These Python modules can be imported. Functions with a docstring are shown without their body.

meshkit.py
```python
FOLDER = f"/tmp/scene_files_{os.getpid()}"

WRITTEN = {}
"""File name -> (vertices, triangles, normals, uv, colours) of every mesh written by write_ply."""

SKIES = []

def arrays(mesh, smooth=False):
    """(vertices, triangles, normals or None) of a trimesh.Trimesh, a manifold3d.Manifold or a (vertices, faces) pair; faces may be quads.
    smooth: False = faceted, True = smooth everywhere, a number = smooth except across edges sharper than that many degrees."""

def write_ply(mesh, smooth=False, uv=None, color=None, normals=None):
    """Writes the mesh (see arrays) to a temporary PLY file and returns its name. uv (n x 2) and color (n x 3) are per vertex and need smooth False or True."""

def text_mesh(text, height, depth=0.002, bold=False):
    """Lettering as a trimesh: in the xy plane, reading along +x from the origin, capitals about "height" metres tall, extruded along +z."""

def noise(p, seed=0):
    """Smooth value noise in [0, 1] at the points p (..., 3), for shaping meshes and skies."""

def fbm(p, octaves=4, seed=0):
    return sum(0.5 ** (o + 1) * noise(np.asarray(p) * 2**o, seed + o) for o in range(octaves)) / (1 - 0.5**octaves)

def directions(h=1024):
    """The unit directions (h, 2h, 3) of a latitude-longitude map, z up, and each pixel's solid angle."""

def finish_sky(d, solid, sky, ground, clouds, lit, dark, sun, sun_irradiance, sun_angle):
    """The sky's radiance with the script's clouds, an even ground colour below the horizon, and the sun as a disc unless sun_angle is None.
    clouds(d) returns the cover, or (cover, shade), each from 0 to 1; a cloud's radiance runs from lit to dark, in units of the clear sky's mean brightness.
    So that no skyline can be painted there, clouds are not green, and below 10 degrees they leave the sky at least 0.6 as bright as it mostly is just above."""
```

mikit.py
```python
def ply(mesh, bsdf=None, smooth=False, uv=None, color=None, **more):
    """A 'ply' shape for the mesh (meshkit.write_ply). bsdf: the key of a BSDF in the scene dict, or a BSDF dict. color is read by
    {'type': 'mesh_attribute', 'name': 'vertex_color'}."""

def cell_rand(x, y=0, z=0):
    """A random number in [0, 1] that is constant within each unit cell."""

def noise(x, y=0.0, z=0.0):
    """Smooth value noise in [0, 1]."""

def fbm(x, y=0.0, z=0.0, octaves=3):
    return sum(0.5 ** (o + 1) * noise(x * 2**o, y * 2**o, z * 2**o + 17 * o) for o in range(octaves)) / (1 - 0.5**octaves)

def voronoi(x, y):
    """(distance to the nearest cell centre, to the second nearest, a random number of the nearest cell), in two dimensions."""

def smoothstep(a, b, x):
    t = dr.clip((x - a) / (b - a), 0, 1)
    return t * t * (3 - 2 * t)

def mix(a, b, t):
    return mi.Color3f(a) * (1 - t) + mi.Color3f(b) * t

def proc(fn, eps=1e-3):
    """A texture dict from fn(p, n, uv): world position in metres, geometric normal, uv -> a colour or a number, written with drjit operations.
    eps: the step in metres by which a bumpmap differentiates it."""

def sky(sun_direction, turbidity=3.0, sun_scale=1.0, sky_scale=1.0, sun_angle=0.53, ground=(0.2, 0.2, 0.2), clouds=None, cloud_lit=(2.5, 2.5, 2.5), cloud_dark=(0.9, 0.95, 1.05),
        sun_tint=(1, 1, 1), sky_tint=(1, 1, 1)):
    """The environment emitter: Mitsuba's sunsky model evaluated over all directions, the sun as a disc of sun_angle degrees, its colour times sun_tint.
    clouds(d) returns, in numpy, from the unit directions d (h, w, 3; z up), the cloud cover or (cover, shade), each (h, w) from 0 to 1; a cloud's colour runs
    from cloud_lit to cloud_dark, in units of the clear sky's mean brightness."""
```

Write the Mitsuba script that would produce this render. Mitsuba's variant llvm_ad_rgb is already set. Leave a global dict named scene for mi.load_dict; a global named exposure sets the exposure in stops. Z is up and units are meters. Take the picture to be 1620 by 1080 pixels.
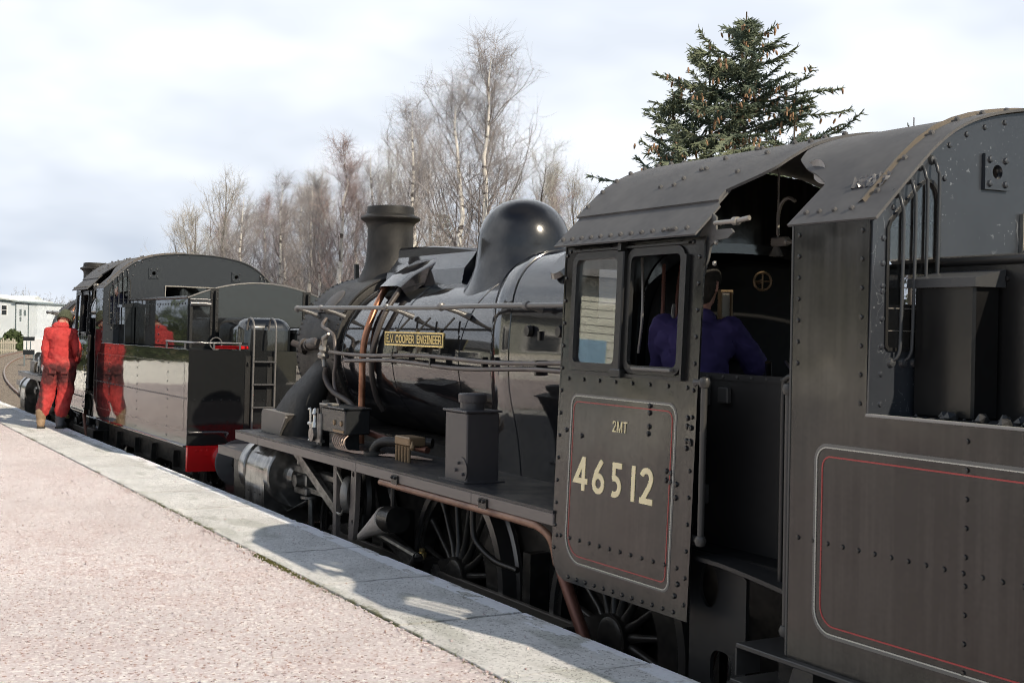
import math, random
import numpy as np, trimesh, shapely
from shapely.geometry import Polygon, LineString, Point, box as sbox
from shapely.ops import unary_union
from shapely import affinity
import manifold3d as m3
import drjit as dr, mitsuba as mi
import mikit, meshkit
from mikit import proc, noise, fbm, voronoi, cell_rand, smoothstep, mix
TF = mi.ScalarTransform4f
PI = math.pi
scene, labels = {}, {}
random.seed(7); RNG = np.random.default_rng(7)

# ---------------------------------------------------------------- camera, sky, exposure
EYE = np.array([0., 0., 1.58])
FWD = np.array([-0.87346697, 0.48676808, -0.01059631]); UP = np.array([-0.01704326, -0.00881808, 0.99981587])
scene['camera'] = {'type': 'perspective', 'fov': 43.12, 'fov_axis': 'x', 'near_clip': 0.05, 'far_clip': 6000.0,
                   'to_world': TF().look_at(origin=EYE.tolist(), target=(EYE + FWD).tolist(), up=UP.tolist())}
exposure = 1.7

def clouds(d):
    x, y, z = d[..., 0], d[..., 1], d[..., 2]
    el = np.degrees(np.arcsin(np.clip(z, 0, 1)))
    q = np.stack([x / (z + .35), y / (z + .35), z * 2.], -1)
    n = meshkit.fbm(q * 1.7 + 3.1, 5, 3); n2 = meshkit.fbm(q * 2.3 + 11., 5, 8)
    low = 1 - np.clip((el - 42) / 22, 0, 1)                    # a broken cloud sheet round the horizon, blue overhead
    cover = np.clip(np.clip((n - .42) / .2, 0, 1) * .35 + low * .95, 0, 1) * (.30 + .70 * low)
    shade = .12 + np.clip((n2 - .40) / .22, 0, 1) * .50 + np.clip(1 - el / 14., 0, 1) * .52
    cover = cover * (1 - .72 * np.clip((x + .10) / .45, 0, 1))   # the half of the sky round the sun is mostly clear
    return np.clip(cover, 0, 1), np.clip(shade, 0, 1)

scene['sky'] = mikit.sky([1.41, .395, 1.0], turbidity=3.0, sun_scale=1.1, sky_scale=.7, clouds=clouds, ground=(.2, .19, .18), sun_tint=(.91, 1., 1.16),
                         cloud_lit=(6.3, 6.5, 6.8), cloud_dark=(3.4, 3.8, 4.4))

# ---------------------------------------------------------------- helpers
def V(*a): return np.array(a, float)

class MB:
    """collects pieces of one mesh"""
    def __init__(s): s.v, s.f, s.n = [], [], 0
    def add(s, v, f=None):
        if f is None:
            if hasattr(v, 'to_mesh'):
                m = v.to_mesh(); v, f = m.vert_properties[:, :3], m.tri_verts
            elif isinstance(v, MB): v, f = v.mesh()
            else: v, f = v.vertices, v.faces
        v, f = np.asarray(v, float), np.asarray(f, int)
        if len(f) == 0: return s
        if f.shape[1] == 4: f = np.vstack([f[:, [0, 1, 2]], f[:, [0, 2, 3]]])
        s.v.append(v); s.f.append(f + s.n); s.n += len(v); return s
    def mesh(s): return np.vstack(s.v), np.vstack(s.f)
    def tri(s): return trimesh.Trimesh(*s.mesh(), process=False)
    def box(s, x0, x1, y0, y1, z0, z1, bev=0):
        c = V((x0 + x1) / 2, (y0 + y1) / 2, (z0 + z1) / 2); h = np.abs(V(x1 - x0, y1 - y0, z1 - z0)) / 2
        if bev:
            b = min(bev, h.min() * .9); P = []
            for sx in (-1, 1):
                for sy in (-1, 1):
                    for sz in (-1, 1):
                        q = V(sx, sy, sz)
                        for k in range(3):
                            e = h - b; e = e.copy(); e[k] = h[k]; P.append(c + q * e)
            hull = m3.Manifold.hull_points(np.array(P))
            return s.add(hull)
        m = trimesh.creation.box(2 * h); return s.add(m.vertices + c, m.faces)
    def cyl(s, p0, p1, r0, r1=None, n=16, cap=True):
        return s.add(*tube([p0, p1], [r0, r0 if r1 is None else r1], n, cap))
    def tube(s, pts, r, n=8, cap=True): return s.add(*tube(pts, r, n, cap))
    def lathe(s, prof, o, axis=(0, 0, 1), n=32):
        """prof: (radius, height) pairs"""
        a = V(*axis) / np.linalg.norm(axis); t = V(1, 0, 0) if abs(a[0]) < .9 else V(0, 1, 0)
        u = np.cross(a, t); u /= np.linalg.norm(u); w = np.cross(a, u)
        th = np.arange(n) * 2 * PI / n; ring = np.cos(th)[:, None] * u + np.sin(th)[:, None] * w
        return s.loft([V(*o) + ring * max(r, 1e-5) + a * h for r, h in prof], cap=False)
    def loft(s, rings, cap=True, closed=True):
        R = np.array(rings); k, n = R.shape[:2]; v = R.reshape(-1, 3); f = []
        i = np.arange(k - 1)[:, None]; j = np.arange(n if closed else n - 1)[None]; j2 = (j + 1) % n
        f = np.stack(np.broadcast_arrays(i * n + j, i * n + j2, (i + 1) * n + j2, (i + 1) * n + j), -1).reshape(-1, 4)
        f = np.vstack([f[:, [0, 1, 2]], f[:, [0, 2, 3]]])
        if cap:
            c = len(v); v = np.vstack([v, R[0].mean(0), R[-1].mean(0)]); jj = np.arange(n)
            f = np.vstack([f, np.stack([(jj + 1) % n, jj, 0 * jj + c], 1), np.stack([(k - 1) * n + jj, (k - 1) * n + (jj + 1) % n, 0 * jj + c + 1], 1)])
        return s.add(v, f)
    def prism(s, poly, o, ex, ey, depth):
        """polygon (u,v) extruded along ex x ey by depth, starting at o"""
        ex, ey = V(*ex), V(*ey); ez = np.cross(ex, ey); o = V(*o)
        for g in getattr(poly, 'geoms', [poly]):
            if g.is_empty or g.area < 1e-9: continue
            m = trimesh.creation.extrude_polygon(g, depth, engine='earcut'); q = m.vertices
            s.add(o + q[:, :1] * ex + q[:, 1:2] * ey + q[:, 2:] * ez, m.faces)
        return s
    def xz(s, poly, y, depth):           # plate in the x-z plane, front face at y, thickness towards +y
        return s.prism(poly, (0, y + depth, 0), (1, 0, 0), (0, 0, 1), depth)
    def yz(s, poly, x, depth):           # plate in the y-z plane, from x towards +x
        return s.prism(poly, (x, 0, 0), (0, 1, 0), (0, 0, 1), depth)
    def xy(s, poly, z, depth): return s.prism(poly, (0, 0, z), (1, 0, 0), (0, 1, 0), depth)
    def rivet(s, pts, nrm, r=.011, h=None):
        pts = np.atleast_2d(np.asarray(pts, float)); nrm = np.broadcast_to(np.asarray(nrm, float), pts.shape); h = h or r * .75
        a = np.where(np.abs(nrm[:, 2:]) < .9, [[0, 0, 1.]], [[1., 0, 0]]); u = np.cross(nrm, a); u /= np.linalg.norm(u, axis=1)[:, None]; w = np.cross(nrm, u)
        th = np.arange(8) * PI / 4; c, si = np.cos(th)[None, :, None], np.sin(th)[None, :, None]
        ring = c * u[:, None] + si * w[:, None]
        B = pts[:, None] + ring * r - nrm[:, None] * .002; M = pts[:, None] + ring * r * .72 + nrm[:, None] * h * .7; A = pts[:, None] + nrm[:, None] * h
        v = np.concatenate([B, M, A], 1); k = np.arange(8); k2 = (k + 1) % 8
        f = np.vstack([np.stack([k, k2, k2 + 8], 1), np.stack([k, k2 + 8, k + 8], 1), np.stack([k + 8, k2 + 8, 0 * k + 16], 1)])
        return s.add(v.reshape(-1, 3), (f[None] + (np.arange(len(pts)) * 17)[:, None, None]).reshape(-1, 3))
    def move(s, fn): s.v = [fn(v) for v in s.v]; return s
    def mirror(s, yc=5.03):
        s.v = [v * [1, -1, 1] + [0, 2 * yc, 0] for v in s.v]; s.f = [f[:, ::-1] for f in s.f]; return s

def tube(pts, r, n=8, cap=True):
    p = np.asarray(pts, float); r = np.broadcast_to(np.asarray(r, float), len(p))
    ok = np.concatenate([[True], np.linalg.norm(np.diff(p, axis=0), axis=1) > 1e-7]); p, r = p[ok], r[ok]
    t = np.gradient(p, axis=0); t /= np.linalg.norm(t, axis=1)[:, None] + 1e-12
    a = V(0, 0, 1) if abs(t[0][2]) < .9 else V(1, 0, 0)
    u = np.cross(t[0], a); u /= np.linalg.norm(u); U = [u]
    for k in range(1, len(p)):
        u = U[-1] - t[k] * (U[-1] @ t[k]); U.append(u / (np.linalg.norm(u) + 1e-12))
    U = np.array(U); W = np.cross(t, U); th = np.arange(n) * 2 * PI / n
    R = p[:, None] + r[:, None, None] * (np.cos(th)[None, :, None] * U[:, None] + np.sin(th)[None, :, None] * W[:, None])
    b = MB().loft(R, cap=cap); return b.mesh()

def smooth_path(pts, n=6):
    p = np.asarray(pts, float); out = []
    q = np.vstack([2 * p[0] - p[1], p, 2 * p[-1] - p[-2]])
    for i in range(1, len(q) - 2):
        for t in np.arange(n) / n:
            a, b, c, d = q[i - 1], q[i], q[i + 1], q[i + 2]
            out.append(.5 * (2 * b + (c - a) * t + (2 * a - 5 * b + 4 * c - d) * t * t + (3 * b - a - 3 * c + d) * t ** 3))
    return np.array(out + [p[-1]])

def rrect(x0, x1, z0, z1, r): return sbox(x0 + r, z0 + r, x1 - r, z1 - r).buffer(r, 6)

def prisms(P0, P1, R0, R1, n=3):
    """many tapered twigs at once"""
    P0, P1 = np.asarray(P0, float), np.asarray(P1, float); R0, R1 = np.asarray(R0, float), np.asarray(R1, float)
    t = P1 - P0; t /= np.linalg.norm(t, axis=1)[:, None] + 1e-12
    a = np.where(np.abs(t[:, 2:]) < .9, [[0, 0, 1.]], [[1., 0, 0]]); u = np.cross(t, a); u /= np.linalg.norm(u, axis=1)[:, None]; w = np.cross(t, u)
    th = np.arange(n) * 2 * PI / n; ring = np.cos(th)[None, :, None] * u[:, None] + np.sin(th)[None, :, None] * w[:, None]
    v = np.concatenate([P0[:, None] + ring * R0[:, None, None], P1[:, None] + ring * R1[:, None, None]], 1)
    k = np.arange(n); k2 = (k + 1) % n
    f = np.vstack([np.stack([k, k2, k2 + n], 1), np.stack([k, k2 + n, k + n], 1)])
    return v.reshape(-1, 3), (f[None] + (np.arange(len(P0)) * 2 * n)[:, None, None]).reshape(-1, 3)

def key(name):
    if name not in used: used[name] = 0; return name
    used[name] += 1; return '%s_%03d' % (name, used[name])
used = {}

def obj(name, m, bsdf, parent=None, smooth=35, label=None, cat=None, group=None, kind=None, **kw):
    k = key(parent + '__' + name if parent else name)
    if isinstance(m, MB): m = m.mesh()
    scene[k] = mikit.ply(m, bsdf, smooth=smooth, **kw)
    tag(k, label, cat, group, kind); return k
def tag(k, label=None, cat=None, group=None, kind=None):
    d = {a: b for a, b in (('label', label), ('category', cat), ('group', group), ('kind', kind)) if b}
    if d: labels[k] = {**labels.get(k, {}), **d}
def thing(name, label, cat, group=None):
    k = key(name); tag(k, label, cat, group); return k

# ---------------------------------------------------------------- materials
def srgb(r, g, b): return [((c / 255.) ** 2.2) for c in (r, g, b)]
def rgb(c): return {'type': 'rgb', 'value': list(c)}
def bs(name, base, rough=.5, metallic=0., spec=.5, bump=None, bscale=1., bump_eps=2e-3, **kw):
    d = {'type': 'principled', 'base_color': base if isinstance(base, dict) else rgb(base), 'roughness': rough, 'metallic': metallic, 'specular': spec, **kw}
    if bump: d = {'type': 'bumpmap', 'arbitrary': proc(bump, bump_eps), 'scale': bscale, 'bsdf': d}
    scene[name] = {'type': 'twosided', 'bsdf': d}
C3 = mi.Color3f

def f_dirty(p, n, uv):                  # weathered black paint: soot film, rain streaks, oily patches
    a = fbm(p.x * 2.3, p.y * 2.3, p.z * 2.3, 4); st = fbm(p.x * 26, p.y * 26, p.z * 1.3, 3); sp = fbm(p.x * 60, p.y * 60, p.z * 60, 2)
    t = dr.clip(.30 + 1.7 * (a - .5) + 2.0 * (st - .5) + .4 * (sp - .5), 0, 1)
    return mix((.003, .0032, .0036), (.019, .0175, .0165), t)
def f_dirty_r(p, n, uv):                # wiped, oily and dry patches
    a = fbm(p.x * 3.1 + 5, p.y * 3.1, p.z * 2.0, 4); st = fbm(p.x * 34, p.y * 34, p.z * 2.2, 3); w = smoothstep(.54, .60, fbm(p.x * 1.7 + 2, p.y, p.z * 3.3 + .6 * a, 3))
    return dr.clip(.20 + .42 * (a - .5) + .20 * (st - .5) - .09 * w, .07, .6)
def b_ripple(p, n, uv): return noise(p.x * 2.6, p.y * 2.6, p.z * 2.6) + .35 * noise(p.x * 8, p.y * 8, p.z * 8)
bs('paint_dirty', proc(f_dirty), proc(f_dirty_r), spec=.66, bump=b_ripple, bscale=.0026, bump_eps=.01)
def f_scr(p, n, uv):                    # scraped, chipped black sheet; blue sky sheen put into the base colour
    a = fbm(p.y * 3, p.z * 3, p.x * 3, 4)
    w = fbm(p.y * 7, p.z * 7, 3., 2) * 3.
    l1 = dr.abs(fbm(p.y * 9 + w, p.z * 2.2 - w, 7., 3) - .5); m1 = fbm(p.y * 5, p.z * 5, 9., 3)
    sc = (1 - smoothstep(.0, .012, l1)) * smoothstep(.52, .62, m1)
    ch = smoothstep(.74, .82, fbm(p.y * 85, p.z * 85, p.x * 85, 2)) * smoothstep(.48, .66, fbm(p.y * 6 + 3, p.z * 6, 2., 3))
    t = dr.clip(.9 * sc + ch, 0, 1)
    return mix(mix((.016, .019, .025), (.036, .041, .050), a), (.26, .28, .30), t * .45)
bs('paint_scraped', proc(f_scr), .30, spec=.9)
bs('paint_gloss', (.0055, .0065, .0075), .035, spec=1., clearcoat=1., clearcoat_gloss=.97, bump=b_ripple, bscale=.0009, bump_eps=.01)
def f_boil_r(p, n, uv): return dr.clip(.045 + .06 * (fbm(p.x * 3, p.y * 5, p.z * 5, 4) - .42), .025, .10)
def f_boil(p, n, uv):
    return mix((.0045, .005, .007), (.011, .0105, .0105), smoothstep(.45, .75, fbm(p.x * 4, p.y * 6, p.z * 6, 4)))
bs('paint_boiler', proc(f_boil), proc(f_boil_r), spec=1., clearcoat=1., clearcoat_gloss=.97, bump=b_ripple, bscale=.0008, bump_eps=.01)
def f_soot(p, n, uv): return mix((.008, .008, .008), (.044, .041, .037), dr.clip(fbm(p.x * 6, p.y * 6, p.z * 4, 4) * 1.5 - .35, 0, 1))
bs('smokebox_black', proc(f_soot), .55, spec=.35)
def f_roof(p, n, uv):
    a = fbm(p.x * 5, p.y * 5, p.z * 5, 4); b = fbm(p.x * 40, p.y * 40, p.z * 40, 2)
    return mix((.070, .070, .073), (.118, .116, .114), dr.clip(a * 1.3 - .2 + .3 * (b - .5), 0, 1))
bs('roof_grey', proc(f_roof), .62, spec=.3)
def f_roof2(p, n, uv):
    a = fbm(p.x * 5, p.y * 5, p.z * 5, 4); b = fbm(p.x * 40, p.y * 40, p.z * 40, 2)
    return mix((.085, .080, .07), (.13, .125, .11), dr.clip(a * 1.3 - .2 + .3 * (b - .5), 0, 1))
bs('roof_grey_far', proc(f_roof2), .6, spec=.3)
def f_plate(p, n, uv):
    a = fbm(p.x * 7, p.y * 9, p.z * 7, 4); b = fbm(p.x * 60, p.y * 60, p.z * 60, 2)
    return mix((.018, .019, .023), (.065, .060, .055), dr.clip(a * 1.6 - .5 + .4 * (b - .5), 0, 1))
bs('running_plate_paint', proc(f_plate), .42, spec=.45)
def f_oily(p, n, uv): return mix((.010, .010, .010), (.036, .032, .028), dr.clip(fbm(p.x * 12, p.y * 12, p.z * 12, 4) * 1.6 - .4, 0, 1))
bs('oily_black', proc(f_oily), .38, spec=.45)
def f_steel(p, n, uv): return mix((.10, .095, .09), (.34, .33, .31), dr.clip(fbm(p.x * 14, p.y * 14, p.z * 14, 3) * 1.7 - .4, 0, 1))
bs('steel_worn', proc(f_steel), .34, metallic=.75)
bs('steel_bright', (.62, .60, .57), .22, metallic=1.)
bs('steel_dull', (.30, .285, .26), .42, metallic=.6)
def f_pipe(p, n, uv): return mix((.085, .072, .068), (.19, .165, .15), fbm(p.x * 9, p.y * 20, p.z * 20, 3))
bs('pipe_grey', proc(f_pipe), .45, metallic=.25)
def f_cu(p, n, uv): return mix((.22, .085, .045), (.62, .30, .18), dr.clip(fbm(p.x * 9, p.y * 9, p.z * 9, 4) * 1.6 - .35, 0, 1))
bs('copper', proc(f_cu), .38, metallic=.8)
bs('copper_dull', (.17, .075, .055), .45, metallic=.4)
bs('brass', (.74, .58, .26), .3, metallic=.9)
bs('brass_dull', (.24, .165, .095), .45, metallic=.5)
bs('plate_black', (.03, .026, .012), .4)
bs('red_paint', (.55, .012, .014), .2, spec=.5)
bs('cream_paint', (.78, .68, .42), .4)
bs('white_line', (.46, .45, .40), .4)
bs('line_grey', (.115, .115, .11), .4)
bs('red_line', (.36, .04, .04), .4)
bs('interior_black', (.010, .010, .010), .6, spec=.2)
bs('rust_red', (.16, .03, .025), .5)
bs('rubber_grey', (.30, .29, .28), .6)
bs('plastic_silver', (.10, .10, .105), .25)
def f_coal(p, n, uv): return C3(.012) + C3(.02) * fbm(p.x * 20, p.y * 20, p.z * 20, 2)
bs('coal', proc(f_coal), .35)
scene['glass'] = {'type': 'thindielectric', 'int_ior': 1.5}
def f_grav(p, n, uv):                   # crushed pink granite
    d1, d2, r = voronoi(p.x * 84, p.y * 84); r2 = cell_rand(r * 977, 3, 1); big = fbm(p.x * .8, p.y * .8, 2., 4); mid = fbm(p.x * 7, p.y * 7, 5., 3)
    c = mix((.545, .475, .475), (.68, .63, .64), r)
    c = dr.select(r2 < .14, mix((.84, .81, .80), (.64, .62, .61), r), c); c = dr.select((r2 > .975), C3(.22, .16, .15), c)
    c = dr.select((r2 > .40) & (r2 < .47), C3(.40, .25, .21), c)
    dirt = dr.clip(smoothstep(.58, .72, mid) * smoothstep(.44, .58, big) + .45 * smoothstep(.52, .66, fbm(p.x * 2.3 + 9, p.y * 2.3, 1., 4)), 0, 1)
    e1, e2, q = voronoi(p.x * 27, p.y * 27); q2 = cell_rand(q * 613, 5, 2); c = dr.select((q2 < .032) & (e1 < .28), C3(.36, .28, .27), c); c = dr.select((q2 > .90) & (e1 < .36), C3(.80, .755, .74), c)   # scattered larger chippings
    return c * .94 * (.90 + .22 * (big - .45)) * (C3(1) - C3(.10, .15, .16) * dirt)
def b_grav(p, n, uv):
    d1, d2, r = voronoi(p.x * 84, p.y * 84); return dr.clip(d2 - d1, 0, .5) * (.5 + .7 * r)
bs('gravel', proc(f_grav), .85, spec=.2, bump=b_grav, bscale=.0065)
def f_conc(p, n, uv):                   # granolithic coping with exposed grit, stains, worn white nosing
    d1, d2, r = voronoi(p.x * 95, p.y * 95); a = fbm(p.x * 2.2, p.y * 3.2, 3., 5); g = fbm(p.x * 30, p.y * 30, 9., 3)
    c = mix((.35, .35, .34), (.61, .61, .60), dr.clip(.5 + .9 * (a - .5) + .5 * (g - .5), 0, 1))
    c = dr.select(r < .13, c * .62, c); c = dr.select(r > .90, c * 1.14, c)
    st = smoothstep(.57, .72, fbm(p.x * 1.6 + 7, p.y * 5, 1., 4)); c = c * (C3(1) - C3(.24, .23, .26) * st)
    nose = smoothstep(3.455, 3.475, p.y + .03 * (g - .5)) * smoothstep(.40, .47, fbm(p.x * 5, p.y * 14, 4., 4))
    c = mix(c, (.66, .68, .72), nose * .75)
    moss = smoothstep(.0, 1., (2.858 - p.y) / .03 + 3. * (fbm(p.x * 11, p.y * 30, 2., 3) - .52)) * smoothstep(.50, .62, fbm(p.x * .9 + 2, 1., 2., 3))
    return mix(c, (.09, .095, .035), dr.clip(moss, 0, 1) * .8)
def b_conc(p, n, uv): return fbm(p.x * 80, p.y * 80, p.z * 80, 3) + 1.5 * fbm(p.x * 9, p.y * 9, 1., 3)
bs('concrete', proc(f_conc), .8, spec=.25, bump=b_conc, bscale=.0035)
def f_wallc(p, n, uv): return mix((.06, .055, .05), (.22, .21, .19), fbm(p.x * 4, p.y * 4, p.z * 6, 4))
bs('platform_wall', proc(f_wallc), .85)
def f_ball(p, n, uv):
    d1, d2, r = voronoi(p.x * 22, p.y * 22)
    return mix((.08, .068, .056), (.28, .24, .20), r)
def b_ball(p, n, uv):
    d1, d2, r = voronoi(p.x * 22, p.y * 22); return dr.clip(d2 - d1, 0, .6) * (.4 + r)
bs('ballast', proc(f_ball), .9, bump=b_ball, bscale=.03, bump_eps=5e-3)
def f_earth(p, n, uv): return mix((.10, .085, .05), (.20, .18, .09), fbm(p.x * .7, p.y * .7, 2., 5)) * (.7 + .6 * fbm(p.x * 9, p.y * 9, 1., 3))
bs('rough_grass', proc(f_earth), .95, spec=.1)
bs('sleeper_wood', (.10, .075, .055), .8)
bs('rail_rust', (.20, .11, .07), .7)
bs('rail_top', (.26, .20, .16), .4, metallic=.6)
# ---------------------------------------------------------------- the setting
YC, RAIL = 5.03, -0.95
def track_y(x): return YC + np.where(x < -18, .0014 * (x + 18) ** 2, 0.)

g = MB(); xs = np.array([-3000, -400, -200, -120, -60, 0, 60, 400, 3000.]); ys = np.array([-3000, -300, -100, -30, 2.7, 30, 100, 300, 3000.])
G = np.array([[x, y, -1.32] for x in xs for y in ys]); n_ = len(ys)
ff = [[i * n_ + j, (i + 1) * n_ + j, (i + 1) * n_ + j + 1, i * n_ + j + 1] for i in range(len(xs) - 1) for j in range(n_ - 1)]
obj('ground', g.add(G, np.array(ff)), 'rough_grass', smooth=False, kind='structure', label='flat rough grassy ground beyond the railway')
# ballast bed following the curve of the line
xs = np.arange(8., -190., -1.2); prof = [(-2.0, -1.30), (-1.55, -1.03), (1.55, -1.03), (3.2, -1.14), (5.0, -1.2), (6.2, -1.31)]
obj('ballast_bed', MB().loft([[(x, track_y(x) + a, z + .02 * math.sin(x * 3 + a)) for a, z in prof] for x in xs], cap=False, closed=False).move(lambda v: v), 'ballast', smooth=True, kind='structure',
    label='brown stone ballast bed under the curving railway track')
scene['ballast_bed']['flip_normals'] = True
# track
trk = thing('railway_track', 'railway track curving away to the right beyond the far locomotive', 'railway track'); tag(trk, kind='structure')
for s in (-1, 1):
    b, t = MB(), MB(); pts = [V(x, track_y(x) + s * .7175, 0) for x in np.arange(8., -180., -1.5)]
    def sweep(prof, pts):
        R = []
        for i, p in enumerate(pts):
            d = pts[min(i + 1, len(pts) - 1)] - pts[max(i - 1, 0)]; d /= np.linalg.norm(d); nrm = V(d[1], -d[0], 0)
            R.append([p + nrm * u + V(0, 0, w) for u, w in prof])
        return R
    web = [(-.07, -.15), (.07, -.15), (.07, -.135), (.012, -.11), (.012, -.045), (.035, -.03), (.035, -.004), (-.035, -.004), (-.035, -.03), (-.012, -.045), (-.012, -.11), (-.07, -.135)]
    b.loft(sweep([(u, w + RAIL) for u, w in web], pts)); obj('rail', b, 'rail_rust', trk, smooth=30)
    t.loft(sweep([(-.03, RAIL - .004), (.03, RAIL - .004), (.026, RAIL + .003), (-.026, RAIL + .003)], pts)); obj('rail_head', t, 'rail_top', trk, smooth=30)
sl = mikit.ply(MB().box(-.125, .125, -1.3, 1.3, -.13, 0, .01).mesh(), 'sleeper_wood'); ch = MB()
for s in (-1, 1): ch.box(-.09, .09, s * .7175 - .17, s * .7175 + .17, 0, .05, .01)
ch = mikit.ply(ch.mesh(), 'rail_rust')
for i, x in enumerate(np.arange(-20., -125., -.72)):
    y = float(track_y(x)); a = math.degrees(math.atan(-2 * .0014 * (x + 18) * -1)); M = TF().translate([float(x), y, RAIL - .15]).rotate([0, 0, 1], -a if False else math.degrees(math.atan2(2 * .0014 * (x + 18), 1)))
    k = key(trk + '__sleeper'); scene[k] = {**sl, 'to_world': M}; k2 = key(trk + '__sleeper_chairs'); scene[k2] = {**ch, 'to_world': M}
# platform
def f_yard(p, n, uv): return mix((.62, .60, .54), (.80, .78, .72), fbm(p.x * .9, p.y * .9, 1., 4))
bs('pale_yard', proc(f_yard), .85)
pf = MB(); P = []; 
xs = np.arange(6, -37.1, -.5); ysx = np.array([-40, -20, -8, -3, -1, 0, 1, 2, 2.5, 2.815])
for x in xs:
    for y in ysx: P.append((x, y, -.006 + (.004 * (meshkit.noise(V(x * .9, y * .9, 0)) - .5) if y < 2.7 else 0)))
n_ = len(ysx); ff = [[i * n_ + j, i * n_ + j + 1, (i + 1) * n_ + j + 1, (i + 1) * n_ + j] for i in range(len(xs) - 1) for j in range(n_ - 1)]
obj('platform', pf.add(np.array(P), np.array(ff)), 'gravel', smooth=True, kind='structure', label='station platform surfaced with pink crushed granite')
scene['platform']['flip_normals'] = False
obj('yard', MB().box(-66, -37, -40, 2.8, -.6, -.05), 'pale_yard', kind='structure', label='pale concrete yard beyond the end of the platform')
pe = thing('platform_edge', 'pale concrete coping slabs along the platform edge', 'platform edge'); tag(pe, kind='structure')
obj('wall', MB().box(6, -48, 2.7, 3.50, -1.3, -.10), 'platform_wall', pe)
jx = [6.] + [-.42 - 1.165 * k for k in range(0, 36)]
def jog(j, m=9):
    r = np.random.default_rng(100 + j); ys = np.linspace(2.826, 3.586, m); o = np.cumsum(r.normal(0, .012, m)); o -= o.mean()
    if j == 5: o = np.interp(ys, [2.826, 3.22, 3.235, 3.40, 3.586], [-.03, -.01, .035, .05, .05])
    return list(zip(jx[j] + o, ys))
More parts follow.
